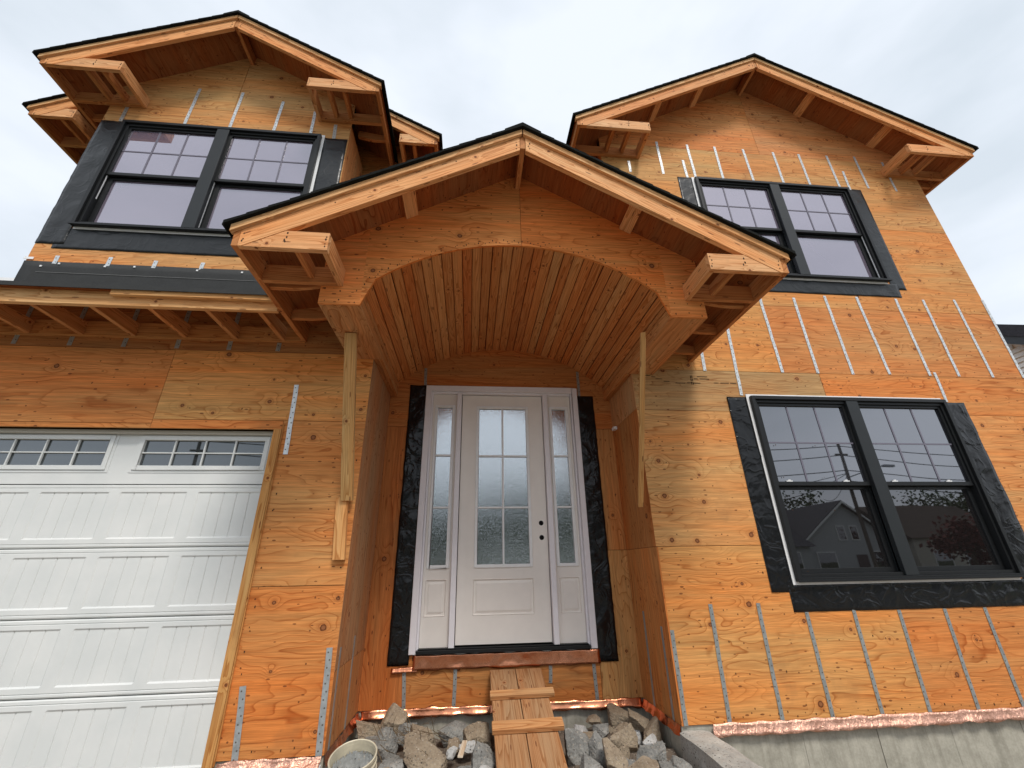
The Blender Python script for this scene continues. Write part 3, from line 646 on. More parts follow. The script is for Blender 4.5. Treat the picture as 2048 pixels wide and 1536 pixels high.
# ---- windows
def window(label, x0, x1, z0, z1, y, gmU, gmL, tapes, flange='LBRT', tp=TAPE, latch=False):
    r = empty('window', (0, 0, 0), house); r['label'] = label
    W = x1-x0
    def ring(b, a0, a1, c0, c1, t, tb, tt, ya, yb):
        b.box(a0, a0+t, ya, yb, c0, c1, (0, 0, 1)); b.box(a1-t, a1, ya, yb, c0, c1, (0, 0, 1)); b.box(a0+t, a1-t, ya, yb, c0, c0+tb, (1, 0, 0)); b.box(a0+t, a1-t, ya, yb, c1-tt, c1, (1, 0, 0))
    b = MB(); f = .036
    if 'L' in flange: b.box(x0, x0+f, y-.010, y-.002, z0, z1)
    if 'R' in flange: b.box(x1-f, x1, y-.010, y-.002, z0, z1)
    if 'B' in flange: b.box(x0+f, x1-f, y-.010, y-.002, z0, z0+f)
    if 'T' in flange: b.box(x0+f, x1-f, y-.010, y-.002, z1-f, z1)
    if b.v: b.build('nail_flange', WHITE, r, bevel=.001)
    fx0, fx1, fz0, fz1 = x0+.028, x1-.028, z0+.024, z1-.026
    b = MB(); ring(b, fx0, fx1, fz0, fz1, .034, .030, .034, y-.046, y+.10)
    ring(b, fx0+.0345, fx1-.0345, fz0+.0305, fz1-.0345, .026, .028, .028, y-.022, y+.10); b.build('window_frame', BLACK, r, bevel=.002)
    mc = (x0+x1)/2
    b = MB(); b.box(mc-.063, mc+.063, y-.043, y+.098, fz0+.032, fz1-.036, (0, 0, 1)); b.build('mullion', FRAMEGREY, r, bevel=.003)
    ix0, ix1, iz0, iz1 = fx0+.061, fx1-.061, fz0+.059, fz1-.063
    zm = iz0+(iz1-iz0)*.49
    for (a0, a1) in ((ix0-.004, mc-.060), (mc+.060, ix1+.004)):
        # upper sash and glass
        b = MB(); ring(b, a0, a1, zm-.018, iz1, .028, .036, .026, y-.006, y+.026); b.build('sash', BLACK, r, bevel=.002)
        b = MB(); b.box(a0+.027, a1-.027, y+.012, y+.018, zm+.018, iz1-.025); b.build('pane', gmU, r)
        b = MB(); w_ = a1-a0-.056; hh = iz1-.026-(zm+.018)
        for k in (1, 2): xx = a0+.028+w_*k/3; b.box(xx-.008, xx+.008, y+.0075, y+.0118, zm+.018, iz1-.026)
        zz = zm+.018+hh*.5
        for k in range(3): b.box(a0+.028+w_*k/3+(.0085 if k else 0), a0+.028+w_*(k+1)/3-(.0085 if k < 2 else 0), y+.0078, y+.0116, zz-.007, zz+.007)
        b.build('grille', GRILLE, r)
        # lower sash set deeper
        b = MB(); ring(b, a0+.004, a1-.004, iz0, zm-.019, .046, .040, .030, y+.032, y+.062); b.build('sash', BLACK, r, bevel=.002)
        b = MB(); b.box(a0+.049, a1-.049, y+.046, y+.052, iz0+.039, zm-.048); b.build('pane', gmL, r)
        for (q0, q1) in ((a1-.003, a1-.0005), (a0+.0005, a0+.003)):
            b = MB(); b.box(q0, q1, y+.004, y+.017, iz0+.002, zm-.02); b.build('jamb_track', WHITE, r)
        if latch:
            for q in (.16, .80):
                b = MB(); xx = a0+w_*q; b.box(xx-.03, xx+.03, y+.002, y+.0085, zm+.019, zm+.028); b.box(xx-.012, xx+.012, y+.001, y+.008, zm+.0285, zm+.036); b.build('sash_latch', WHITE, r)
    b = MB(); b.box(fx0-.004, fx1+.004, y-.060, y-.047, fz0-.004, fz0+.012, (1, 0, 0)); b.build('sill_lip', BLACK, r, bevel=.001)
    # interior darkness behind the glass
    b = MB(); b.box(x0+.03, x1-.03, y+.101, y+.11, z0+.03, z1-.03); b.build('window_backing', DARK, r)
    for i, (a0, a1, c0, c1, am) in enumerate(tapes):
        sheet_strip('flashing_tape', a0, a1, c0, c1, y, tp, r, amp=am, nx=max(8, int((a1-a0)/.035)), nz=max(8, int((c1-c0)/.035)), seedv=i+x0, fr=5, ragged=.003)
    return r
window('lower window of the right wing, reflecting houses', 2.701, 4.883, .905, 2.619, 0, G_LOWU, G_LOW,
       [(2.498, 2.705, .853, 2.590, .008), (2.652, 5.12, .705, .915, .006), (4.876, 5.10, .86, 2.575, .008)], flange='LBT', latch=True)
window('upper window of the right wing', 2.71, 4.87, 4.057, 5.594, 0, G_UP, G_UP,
       [(2.524, 2.72, 4.03, 5.589, .004), (4.866, 5.050, 3.986, 5.583, .005), (2.55, 4.944, 3.878, 4.062, .008)], flange='LB', tp=TAPE2)
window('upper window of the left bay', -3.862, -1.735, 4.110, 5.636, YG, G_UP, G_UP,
       [(-4.085, -3.84, 3.925, 5.625, .010), (-1.745, -1.484, 4.05, 5.600, .006), (-3.93, -1.49, 3.875, 4.118, .008)], flange='BR', tp=TAPE2)

# ---- height-field panel helper (steel sections, raised door panels)
def hfield(name, xs, zs, fy, y, mat, parent, th=.0):
    bm = bmesh.new(); g = [[bm.verts.new((x, y+fy(x, z), z)) for z in zs] for x in xs]
    for i in range(len(xs)-1):
        for j in range(len(zs)-1): bm.faces.new((g[i][j], g[i+1][j], g[i+1][j+1], g[i][j+1]))
    me = bpy.data.meshes.new(name); bm.to_mesh(me); bm.free(); me.materials.append(mat)
    o = bpy.data.objects.new(name, me); col.objects.link(o); o.parent = parent; o.color = (1, 1, 1, random.random()); return o
# ---- garage door
gd = empty('garage_door', (0, 0, 0), house); gd['label'] = 'white sectional garage door with a top row of windows'
GY = YG+.09; gx1 = -1.575; gx0 = -6.45
PX = []   # panel x ranges
k = 0
while True:
    a1 = -1.638-.562*k; a0 = a1-.482
    if a0 < gx0+.03: break
    PX.append((a0, a1)); k += 1
zsec = [-.112, .345, .802, 1.259, 1.722]
def section(z0, z1):
    pz0, pz1 = z0+.063, z1-.060
    xs = {gx0, gx1}; zs = {z0+.002, z0+.012, z0+.024, z0+.028, z0+.032, z1-.002, z1-.010, z1-.026, z1-.030, z1-.034}
    for (a0, a1) in PX:
        xs |= {a0-.001, a0+.010, a1-.010, a1+.001}
        for q in range(1, 5): c = a0+(a1-a0)*q/5; xs |= {c-.005, c, c+.005}
    zs |= {pz0-.001, pz0+.010, pz1-.010, pz1+.001}
    def fy(x, z):
        d = 0
        if z < z0+.005 or z > z1-.005: d = .012
        if abs(z-(z0+.028)) < .002 or abs(z-(z1-.030)) < .002: d = max(d, .005)
        for (a0, a1) in PX:
            if a0 <= x <= a1 and pz0 <= z <= pz1:
                d = .0065
                if z <= pz0+.011 or z >= pz1-.011 or x <= a0+.011 or x >= a1-.011: d = .0065
                for q in range(1, 5):
                    if abs(x-(a0+(a1-a0)*q/5)) < .001: d = .013
        return d
    hfield('door_section', sorted(xs), sorted(zs), fy, GY, GARAGE, gd)
for i in range(4): section(zsec[i], zsec[i+1])
# window section
ztw0, ztw1 = 1.722, 2.148
WX = []
k = 0
while -2.655-1.186*k > gx0: WX.append((-2.655-1.186*k, -1.662-1.186*k)); k += 1
b = MB(); op = [(a0+.03, a1-.03, 1.862, 2.075) for a0, a1 in WX]
add_pieces(b, (gx0, gx1, ztw0+.002, ztw1), op, [], GY, .035, (1, 0, 0)); b.build('door_section', GARAGE, gd)
for a0, a1 in WX:
    wf = empty('window_insert', (0, 0, 0), gd)
    b = MB(); o0, o1, c0, c1 = a0, a1, 1.832, 2.108
    for (p0, p1, q0, q1, ya) in ((o0, o0+.034, c0, c1, -.012), (o1-.034, o1, c0, c1, -.012), (o0+.034, o1-.034, c0, c0+.034, -.012), (o0+.034, o1-.034, c1-.034, c1, -.012),
                             (o0-.022, o0, c0-.022, c1+.02, -.004), (o1, o1+.022, c0-.022, c1+.02, -.004), (o0, o1, c0-.022, c0, -.004), (o0, o1, c1, c1+.02, -.004)):
        b.box(p0, p1, GY+ya, GY+.02, q0, q1)
    i0, i1 = o0+.034, o1-.034; w_ = i1-i0
    for q in (1, 2, 3): b.box(i0+w_*q/4-.006, i0+w_*q/4+.006, GY-.004, GY+.012, c0+.034, c1-.034)
    zc = (c0+c1)/2
    for q in range(4): b.box(i0+w_*q/4+(.0065 if q else 0), i0+w_*(q+1)/4-(.0065 if q < 3 else 0), GY-.0035, GY+.0115, zc-.005, zc+.005)
    b.build('insert_frame', GARAGE, wf, bevel=.0015)
    b = MB(); b.box(i0-.002, i1+.002, GY+.014, GY+.018, c0+.032, c1-.032); b.build('pane', G_GAR, wf)
# jamb and header trims
b = MB(); b.box(-1.606, -1.545, YG-.022, YG+.075, -.03, 2.149, (0, 0, 1)); b.build('door_jamb', LUM, gd, (.60, .33, .12), bevel=.002)
b = MB(); b.box(-1.5435, -1.536, YG-.014, YG-.002, -.02, 2.19, (0, 0, 1)); b.build('door_stop', LUM, gd, (.60, .30, .1))
b = MB(); b.box(-6.9, -1.545, YG+.002, YG+.085, 2.150, 2.188, (1, 0, 0)); b.build('header_board', LUM, gd, (.55, .29, .11), bevel=.002)
b = MB(); b.box(-6.9, -1.607, YG+.055, YG+.075, 2.118, 2.149, (1, 0, 0)); b.build('weather_strip', simple('tan_weather_strip', (.52, .48, .40), .5), gd)
b = MB(); b.box(-1.622, -1.607, YG+.04, YG+.088, -.1, 2.117, (0, 0, 1)); b.build('weather_strip', WHITE, gd)
b = MB(); b.box(-6.9, -1.56, GY+.05, GY+.06, -.5, 2.15); b.build('door_backing', DARK, gd)

# ---- front door
fd = empty('front_door', (0, 0, 0), house); fd['label'] = 'cream front door with white frame and two sidelights'
YD = YB-.030
b = MB()
for (a0, a1, c0, c1) in ((-.505, -.445, .392, 2.945), (1.125, 1.185, .392, 2.945), (-.445, 1.125, 2.885, 2.945)): b.box(a0, a1, YD, YB+.10, c0, c1, (0, 0, 1))
b.build('door_frame', JAMBW, fd, bevel=.003)
b = MB()
for (a0, a1, c0, c1, ya) in ((-.4445, -.425, .42, 2.884, .03), (1.105, 1.1245, .42, 2.884, .03), (-.425, 1.105, 2.862, 2.884, .03)): b.box(a0, a1, YD+ya, YB+.10, c0, c1, (0, 0, 1))
b.build('door_stop', JAMBW, fd, bevel=.002)
for (a0, a1) in ((-.163, -.112), (.789, .840)):
    b = MB(); b.box(a0, a1, YD+.012, YB+.10, .43, 2.861, (0, 0, 1)); b.build('door_post', JAMBW, fd, bevel=.003)
YS = YB+.035
def leaf(name, X0, X1, Z0, Z1, gx, gz, px_, pz_, cols_, label):
    o_ = MB(); add_pieces(o_, (X0, X1, Z0, Z1), [(gx[0], gx[1], gz[0], gz[1]), (px_[0], px_[1], pz_[0], pz_[1])], [], YS, .04, (0, 0, 1)); o = o_.build(name, SLAB, fd, label=label)
    xs = [px_[0], px_[0]+.004, px_[0]+.012, px_[0]+.020, px_[0]+.040, px_[1]-.040, px_[1]-.020, px_[1]-.012, px_[1]-.004, px_[1]]
    zs = [pz_[0], pz_[0]+.004, pz_[0]+.012, pz_[0]+.020, pz_[0]+.040, pz_[1]-.040, pz_[1]-.020, pz_[1]-.012, pz_[1]-.004, pz_[1]]
    def fy(x, z):
        d = min(x-px_[0], px_[1]-x, z-pz_[0], pz_[1]-z)
        return 0 if d < .001 else (-.004 if d < .006 else (.008 if d < .021 else 0))
    hfield('raised_panel', xs, zs, fy, YS+.0001, SLAB, o)
    b = MB(); t = .028
    G0, G1, H0, H1 = gx[0]-.014, gx[1]+.014, gz[0]-.014, gz[1]+.014
    for (a0, a1, c0, c1) in ((G0, G0+t, H0, H1), (G1-t, G1, H0, H1), (G0+t, G1-t, H0, H0+t), (G0+t, G1-t, H1-t, H1)): b.box(a0, a1, YS-.012, YS+.012, c0, c1, (0, 0, 1))
    b.build('glass_frame', WHITE, o, bevel=.004)
    i0, i1, j0, j1 = G0+t, G1-t, H0+t, H1-t
    b = MB(); hh = (j1-j0)/3; ww = (i1-i0)/cols_
    for q in range(1, cols_): b.box(i0+ww*q-.009, i0+ww*q+.009, YS-.006, YS+.008, j0, j1, (0, 0, 1))
    for q in (1, 2):
        if cols_ == 1 and q == 2: b.build('muntin', WHITE, o, bevel=.002); b = MB()
        for c in range(cols_): b.box(i0+ww*c+(.0095 if c else 0), i0+ww*(c+1)-(.0095 if c < cols_-1 else 0), YS-.0055, YS+.0075, j0+hh*q-.009, j0+hh*q+.009, (1, 0, 0))
    b.build('muntin', WHITE, o, bevel=.002)
    for c in range(cols_):
        for q in range(3):
            b = MB(); b.box(i0+ww*c, i0+ww*(c+1)-.0005, YS+.012, YS+.016, j0+hh*q, j0+hh*(q+1)-.0005); b.build('pane', G_RAIN, o)
    return o
slab = leaf('door_slab', -.105, .782, .445, 2.856, (.066, .610), (1.095, 2.713), (.046, .628), (.674, .982), 2, 'wide door leaf with six panes and two lock holes')
leaf('sidelight', -.424, -.164, .432, 2.861, (-.385, -.199), (1.095, 2.72), (-.400, -.204), (.674, .985), 1, 'left sidelight')
leaf('sidelight', .841, 1.104, .432, 2.861, (.876, 1.062), (1.095, 2.72), (.876, 1.078), (.674, .985), 1, 'right sidelight')
for z in (1.485, 1.347):
    b = MB(); n = 20; c = Vector((.722, YS-.0015, z))
    b.prism([(c.x+.024*math.cos(2*math.pi*i/n), c.y, c.z+.024*math.sin(2*math.pi*i/n)) for i in range(n)], (0, .003, 0), (1, 0, 0)); b.build('lock_hole', DARK, slab)
b = MB(); b.box(-.44, 1.12, YD-.012, YB+.10, .392, .420, (1, 0, 0)); b.box(-.43, 1.11, YD+.02, YB+.09, .4205, .431, (1, 0, 0)); b.build('threshold', BLACK, fd, bevel=.003)
b = MB(); b.box(-.44, 1.12, YB+.08, YB+.12, .40, 2.88); b.build('door_backing', DARK, fd)
sheet_strip('flashing_tape', -.682, -.498, .312, 2.952, YB, TAPE, fd, amp=.016, nx=9, nz=90, seedv=21, fr=6, ragged=.006)
sheet_strip('flashing_tape', 1.178, 1.372, .285, 2.860, YB, TAPE, fd, amp=.016, nx=9, nz=90, seedv=33, fr=6, ragged=.006)
# ---- copper flashing
cf = empty('copper_flashing', (0, 0, 0), house); cf['label'] = 'wrinkled copper flashing along the sill and foundation'
sheet_strip('flashing_sheet', -.46, 1.20, .275, .388, YB-.006, COPPER, cf, amp=.018, nx=70, nz=7, seedv=2, ragged=.012, lift=.010, fr=3.5)
sheet_strip('flashing_sheet', -.645, -.42, .262, .300, YB-.004, COPPER, cf, amp=.012, nx=12, nz=3, seedv=4, ragged=.014, lift=.02)
sheet_strip('flashing_sheet', -.86, 1.54, -.052, .008, YB-.004, COPPER, cf, amp=.020, nx=90, nz=4, seedv=8, ragged=.022, lift=.030, fr=4)
o = sheet_strip('flashing_sheet', 1.80, 6.0, -.066, .006, -.004, COPPERP, cf, amp=.020, nx=130, nz=4, seedv=12, ragged=.016, lift=.030, fr=5)
sheet_strip('flashing_sheet', -1.52, -.90, -.05, .004, YG-.004, COPPERP, cf, amp=.03, nx=30, nz=4, seedv=14, ragged=.02, lift=.05, fr=9)
for s, x, y0 in ((1, -.888, YG), (-1, xr0, 0)):
    bm = bmesh.new(); g = []
    for i in range(31):
        y = y0+(YB-y0)*i/30; row = []
        for j in range(5):
            z = .006-.062*j/4; d = .004+abs(mnoise.noise(Vector((y*8, z*8, 4))))*.02+.03*(j/4)**2*(.5+abs(mnoise.noise(Vector((y*6, 1, 2)))))
            row.append(bm.verts.new((x+s*d, y, z+.012*mnoise.noise(Vector((y*9, j, 1)))*(j == 4))))
        g.append(row)
    for i in range(30):
        for j in range(4): bm.faces.new((g[i][j], g[i+1][j], g[i+1][j+1], g[i][j+1]))
    me = bpy.data.meshes.new('flashing_sheet'); bm.to_mesh(me); bm.free(); me.materials.append(COPPER); me.shade_smooth()
    o = bpy.data.objects.new('flashing_sheet', me); col.objects.link(o); o.parent = cf
# ---- foundation
fo = empty('foundation', (0, 0, 0), house); fo['label'] = 'board marked concrete foundation wall'
xs_ = [xr0+.001, 2.49, 3.09, 3.70, 4.31, 4.92, 5.53, xr1]
for i in range(len(xs_)-1):
    b = MB(); b.box(xs_[i]+.002, xs_[i+1]-.002, .012+.002*(i % 2), .25, -.7, -.004); b.build('concrete_panel', CON, fo)
b = MB(); b.box(-1.02, 1.62, YB+.01, YB+.2, -.7, -.004); b.build('concrete_panel', CON, fo)
b = MB(); b.box(-1.55, -.892, YG+.012, .74, -.7, -.004); b.build('concrete_panel', CON, fo)
b = MB(); b.box(xr0+.003, 1.80, .26, YB+.1, -.7, -.004); b.build('concrete_panel', CON, fo)
for x0, x1 in ((-1.16, -1.03), (-1.02, -.90)):
    b = MB(); b.box(x0, x1, YG-.03, YG+.01, -.17, -.045); b.build('vinyl_cap', WHITE, fo, bevel=.003)
b = MB(); b.box(1.392, 1.47, YB-.05, YB-.01, 2.40, 2.425) if False else b.box(1.525, 1.56, -.03+.6, .64, 2.425, 2.455); b.build('foam_scrap', WHITE, house)

# ================================================================== THINGS IN FRONT
# cheek wall of the steps to be
bm = bmesh.new(); nx, ny = 6, 26; g = []
for j in range(ny+1):
    y = .0-2.1*j/ny; row = []
    for i in range(nx+1):
        x = 1.545+.225*i/nx-(.0)*j; x += .010*mnoise.noise(Vector((y*5, i*.7, 0)))
        edge = 1 if i in (0, nx) else 0
        row.append(bm.verts.new((x+(.02*abs(mnoise.noise(Vector((y*11, 9, i)))) if i == 0 else 0), y, -.028-.012*edge-.012*mnoise.noise(Vector((x*20, y*14, 2))))))
    g.append(row)
for j in range(ny):
    for i in range(nx): bm.faces.new((g[j][i], g[j][i+1], g[j+1][i+1], g[j+1][i]))
bot0 = [bm.verts.new((1.540, g[j][0].co.y, -.75)) for j in range(ny+1)]; bot1 = [bm.verts.new((1.775, g[j][0].co.y, -.75)) for j in range(ny+1)]
for j in range(ny): bm.faces.new((g[j][0], g[j+1][0], bot0[j+1], bot0[j])); bm.faces.new((g[j+1][nx], g[j][nx], bot1[j], bot1[j+1]))
bm.faces.new([g[ny][i] for i in range(nx, -1, -1)]+[bot0[ny], bot1[ny]])
bmesh.ops.recalc_face_normals(bm, faces=bm.faces)
me = bpy.data.meshes.new('retaining_wall'); bm.to_mesh(me); bm.free(); me.materials.append(CONTOP); o = bpy.data.objects.new('retaining_wall', me); col.objects.link(o)
tag(o, 'low rough concrete wall running out from the entry corner', 'concrete wall')

# plank ramp
rp = empty('plank_ramp', (0, 0, 0)); tag(rp, 'wooden ramp of two boards with cleats leading up to the front door', 'ramp')
p0 = Vector((0, YB-.035, .262)); dv = Vector((0, -.94, -.335)).normalized(); Lr = 2.1; nrm = Vector((0, .335, -.94)).normalized()*-1
for (xa, xb) in ((.205, .424), (.430, .655)):
    b = MB(); b.hexa((xa, p0.y, p0.z), dv*Lr, (xb-xa, 0, 0), -nrm*.038, dv); b.build('board', LUM, rp, jitter((.41, .245, .115)), bevel=.002)
for t, xa, xb, dz in ((.33, .19, .70, .07), (.665, .19, .70, .09), (1.15, .19, .71, .09), (1.7, .19, .70, .09)):
    c0 = p0+dv*t+nrm*.0005; b = MB(); b.hexa((xa, c0.y, c0.z), dv*dz, (xb-xa, 0, .006), nrm*.036, (1, 0, 0)); b.build('cleat', LUM, rp, jitter((.52, .31, .135)), bevel=.003)

# rubble bed
bm = bmesh.new(); g = []
for i in range(61):
    row = []
    for j in range(61):
        x = -.885+2.42*i/60; y = YB+.0-2.4*j/60
        z = -.20-.05*max(0, -y)+.05*mnoise.noise(Vector((x*4, y*4, 0)))+.025*mnoise.noise(Vector((x*14, y*14, 3)))
        if y < YG and x < -.7: pass
        row.append(bm.verts.new((x, y, z)))
    g.append(row)
for i in range(60):
    for j in range(60): bm.faces.new((g[i][j], g[i][j+1], g[i+1][j+1], g[i+1][j]))
bmesh.ops.recalc_face_normals(bm, faces=bm.faces)
me = bpy.data.meshes.new('rubble_soil'); bm.to_mesh(me); bm.free(); me.materials.append(SOIL); o = bpy.data.objects.new('rubble_soil', me); col.objects.link(o); o['kind'] = 'stuff'
o['label'] = 'loose soil and grit under the broken concrete'

def rock_mesh(sx, sy, sz, mat, seed):
    rnd = random.Random(seed); bm = bmesh.new(); bmesh.ops.create_icosphere(bm, subdivisions=5 if sx > .06 else 3, radius=1)
    pl = []
    for k in range(9):
        v = Vector((rnd.gauss(0, 1), rnd.gauss(0, 1), rnd.gauss(0, 1))).normalized(); pl.append((v, rnd.uniform(.50, .88)))
    for v in ((1, 0, 0), (-1, 0, 0), (0, -1, 0), (0, 1, 0)):
        pl.append((Vector((v[0]+rnd.uniform(-.3, .3), v[1]+rnd.uniform(-.3, .3), rnd.uniform(-.35, .35))).normalized(), rnd.uniform(.72, .95)))
    pl.append((Vector((rnd.uniform(-.35, .35), rnd.uniform(-.7, .0), 1)).normalized(), rnd.uniform(.55, .8)))
    o3 = Vector((seed*1.7, seed*.3, 2))
    for v in bm.verts:
        d = v.co.normalized(); r = 1.3
        for n_, q in pl:
            t = d.dot(n_)
            if t > .05: r = min(r, q/t)
        p = d*r; p += d*(.035*mnoise.noise(p*3+o3)+.034*mnoise.noise(p*7+o3)+.026*mnoise.noise(p*16+o3)+.016*mnoise.noise(p*34+o3))
        v.co = Vector((p.x*sx, p.y*sy, p.z*sz))
    me = bpy.data.meshes.new('concrete_chunk'); bm.to_mesh(me); bm.free(); me.materials.append(mat); return me
def rock(x, y, z, s, h, k, label, seed, rot=None):
    o = bpy.data.objects.new('concrete_chunk', rock_mesh(s*1.12, s*1.05, h*1.15, {'g': ROCKG, 't': ROCKT, 'w': ROCKW}[k], seed)); col.objects.link(o)
    o.location = (x, min(y, YB-.02-s*.7), z); rr = random.Random(seed); o.rotation_euler = rot or (rr.uniform(-.25, .25), rr.uniform(-.25, .25), rr.uniform(-3, 3)*.0)
    tag(o, label, 'rubble', 'broken concrete chunks in the entry recess'); return o
RK = [
 (0.819, 0.085, -0.15, 0.098, 0.158, 'g', 'tall grey concrete slab standing right beside the ramp'),
 (1.168, 0.194, -0.13, 0.123, 0.116, 't', 'large tan concrete chunk at the centre of the right pile'),
 (1.288, 0.60, -0.09, 0.115, 0.080, 't', 'topmost brown chunk of the right pile under the copper'),
 (1.07, 0.568, -0.10, 0.072, 0.040, 't', 'flat tan piece behind the right pile next to the foundation'),
 (0.945, 0.02, -0.13, 0.074, 0.104, 'g', 'notched grey chunk between the tall slab and the big tan one'),
 (1.392, 0.409, -0.08, 0.086, 0.076, 't', 'tan chunk resting at the right recess wall'),
 (1.445, 0.30, -0.13, 0.085, 0.085, 't', 'weathered tan chunk against the low concrete wall'),
 (1.352, -0.042, -0.13, 0.072, 0.072, 'g', 'square grey block with dark pits by the low concrete wall'),
 (1.246, -0.081, -0.14, 0.078, 0.086, 'g', 'pointed grey shard under the big tan chunk'),
 (0.995, -0.174, -0.12, 0.095, 0.090, 't', 'blocky tan chunk at the lower edge of the right pile'),
 (0.818, -0.206, -0.14, 0.085, 0.06, 'g', 'low grey chunk beside the lower cleat of the ramp'),
 (1.405, -0.27, -0.15, 0.062, 0.08, 'g', 'small grey chunk lowest by the low concrete wall'),
 (1.169, -0.271, -0.15, 0.10, 0.05, 't', 'flat chunk at the bottom edge of the right pile'),
 (1.063, 0.356, -0.11, 0.060, 0.050, 'g', 'dark little chunk tucked behind the notched grey one'),
 (-0.56, 0.60, -0.06, 0.112, 0.115, 't', 'big upright chunk highest in the left pile against the foundation'),
 (-0.765, 0.55, -0.10, 0.105, 0.095, 't', 'round topped tan chunk in the left corner of the recess'),
 (-0.569, 0.287, -0.13, 0.080, 0.140, 'g', 'dark grey chunk right above the bucket'),
 (-0.306, 0.399, -0.13, 0.112, 0.105, 't', 'brown chunk with roots in the middle of the left pile'),
 (-0.109, 0.507, -0.12, 0.100, 0.100, 'g', 'grey wedge chunk in the back of the left pile'),
 (0.095, 0.459, -0.12, 0.115, 0.112, 't', 'speckled round chunk left of the upper part of the ramp'),
 (-0.264, 0.018, -0.14, 0.170, 0.110, 't', 'largest tan slab lying in front of the left pile'),
 (0.115, -0.032, -0.14, 0.095, 0.100, 'g', 'grey brown chunk touching the left side of the ramp'),
 (0.012, 0.192, -0.11, 0.055, 0.045, 'w', 'small pale mortar lump on the left pile'),
 (-0.087, 0.108, -0.11, 0.040, 0.045, 'w', 'tiny pale lump beside the largest tan slab'),
 (-0.447, 0.47, -0.08, 0.065, 0.06, 'g', 'small grey chunk between the two highest of the left pile'),
 (0.130, -0.17, -0.15, 0.062, 0.045, 'w', 'pale flat scrap at the foot of the ramp'),
 (-0.69, 0.36, -0.14, 0.080, 0.060, 'g', 'grey chunk behind the bucket'),
 (-0.02, -0.12, -0.16, 0.075, 0.055, 'g', 'low grey chunk in front of the left pile by the ramp'),
 (-0.47, 0.0, -0.15, 0.080, 0.080, 'g', 'grey chunk touching the right side of the bucket'),
]
for i, (x, y, z, s, h, k, lab) in enumerate(RK): rock(x, y, z, s, h, k, lab, i+3)
rnd = random.Random(5)
for i in range(46):
    side = i % 2; x = rnd.uniform(-.80, .12) if side else rnd.uniform(.74, 1.46); y = rnd.uniform(-.9, .62)
    s = rnd.uniform(.028, .070)
    o = rock(x, y, -.165-.05*max(0, -y)+rnd.uniform(0, .03), s, s*rnd.uniform(.6, .95), rnd.choice('ggttw'), ('small loose fragment left of the plank ramp among the larger chunks' if side else 'small loose fragment right of the plank ramp among the larger chunks'), 100+i)
    o.name = 'concrete_fragment'; o['group'] = 'small concrete fragments in the rubble'; o['category'] = 'rubble'
# twigs / roots
b = MB()
for i in range(60):
    c = Vector((rnd.uniform(-.62, -.2), rnd.uniform(.0, .42), rnd.uniform(-.07, .0))); d = Vector((rnd.uniform(-1, 1), rnd.uniform(-.5, .5), rnd.uniform(-.5, .7))).normalized()*rnd.uniform(.05, .14)
    b.hexa(c, d, (.0022, .001, .002), (.001, .0022, .0), d)
b.build('dry_roots', simple('dry_root', (.12, .085, .05), .9, .1), kind='stuff')
b = MB(); b.hexa((-.045, -.10, -.075), (.03, .16, .035), (.035, -.006, 0), (0, 0, .012)); o = b.build('wood_scrap', LUM, None, (.62, .56, .46), bevel=.002); tag(o, 'short pale wood offcut on the left pile near the ramp', 'wood scrap')
# bucket
bk = empty('bucket', (-.612, -.47, -.20)); bk.scale = (.87, .87, .87); bk.rotation_euler = (R(17), R(-3), 0); tag(bk, 'dirty off white plastic bucket crusted with dried mortar', 'bucket')
def lathe(name, prof, mat, parent, n=48, wob=0):
    bm = bmesh.new(); rings = []
    for (r, z) in prof:
        rings.append([bm.verts.new(((r+wob*mnoise.noise(Vector((math.cos(2*math.pi*i/n)*2, math.sin(2*math.pi*i/n)*2, z*9))))*math.cos(2*math.pi*i/n), (r+wob*mnoise.noise(Vector((math.cos(2*math.pi*i/n)*2+5, math.sin(2*math.pi*i/n)*2, z*9))))*math.sin(2*math.pi*i/n), z)) for i in range(n)])
    for a, b_ in zip(rings, rings[1:]):
        for i in range(n): bm.faces.new((a[i], a[(i+1) % n], b_[(i+1) % n], b_[i]))
    bm.faces.new(rings[0][::-1]); bm.faces.new(rings[-1])
    me = bpy.data.meshes.new(name); bm.to_mesh(me); bm.free(); me.materials.append(mat); me.shade_smooth()
    o = bpy.data.objects.new(name, me); col.objects.link(o); o.parent = parent; md = o.modifiers.new('e', 'EDGE_SPLIT'); md.split_angle = R(40); return o
lathe('bucket_body', [(.125, 0), (.127, .01), (.137, .27), (.146, .275), (.147, .285), (.140, .287), (.139, .315), (.149, .32), (.150, .332), (.141, .335), (.141, .358), (.151, .362), (.152, .378), (.147, .382), (.142, .378), (.139, .30), (.128, .17), (.02, .165)], BUCKET, bk, wob=.002)
bm = bmesh.new(); bmesh.ops.create_grid(bm, x_segments=40, y_segments=40, size=.138)
for v in list(bm.verts):
    if v.co.xy.length > .137: bm.verts.remove(v)
for v in bm.verts: r = v.co.xy.length/.137; v.co.z = .235+.09*r**3+.022*mnoise.noise(v.co*16)+.012*mnoise.noise(v.co*45+Vector((3, 1, 2)))
me = bpy.data.meshes.new('dried_mortar'); bm.to_mesh(me); bm.free(); me.materials.append(MORTAR); o = bpy.data.objects.new('dried_mortar', me); col.objects.link(o); o.parent = bk

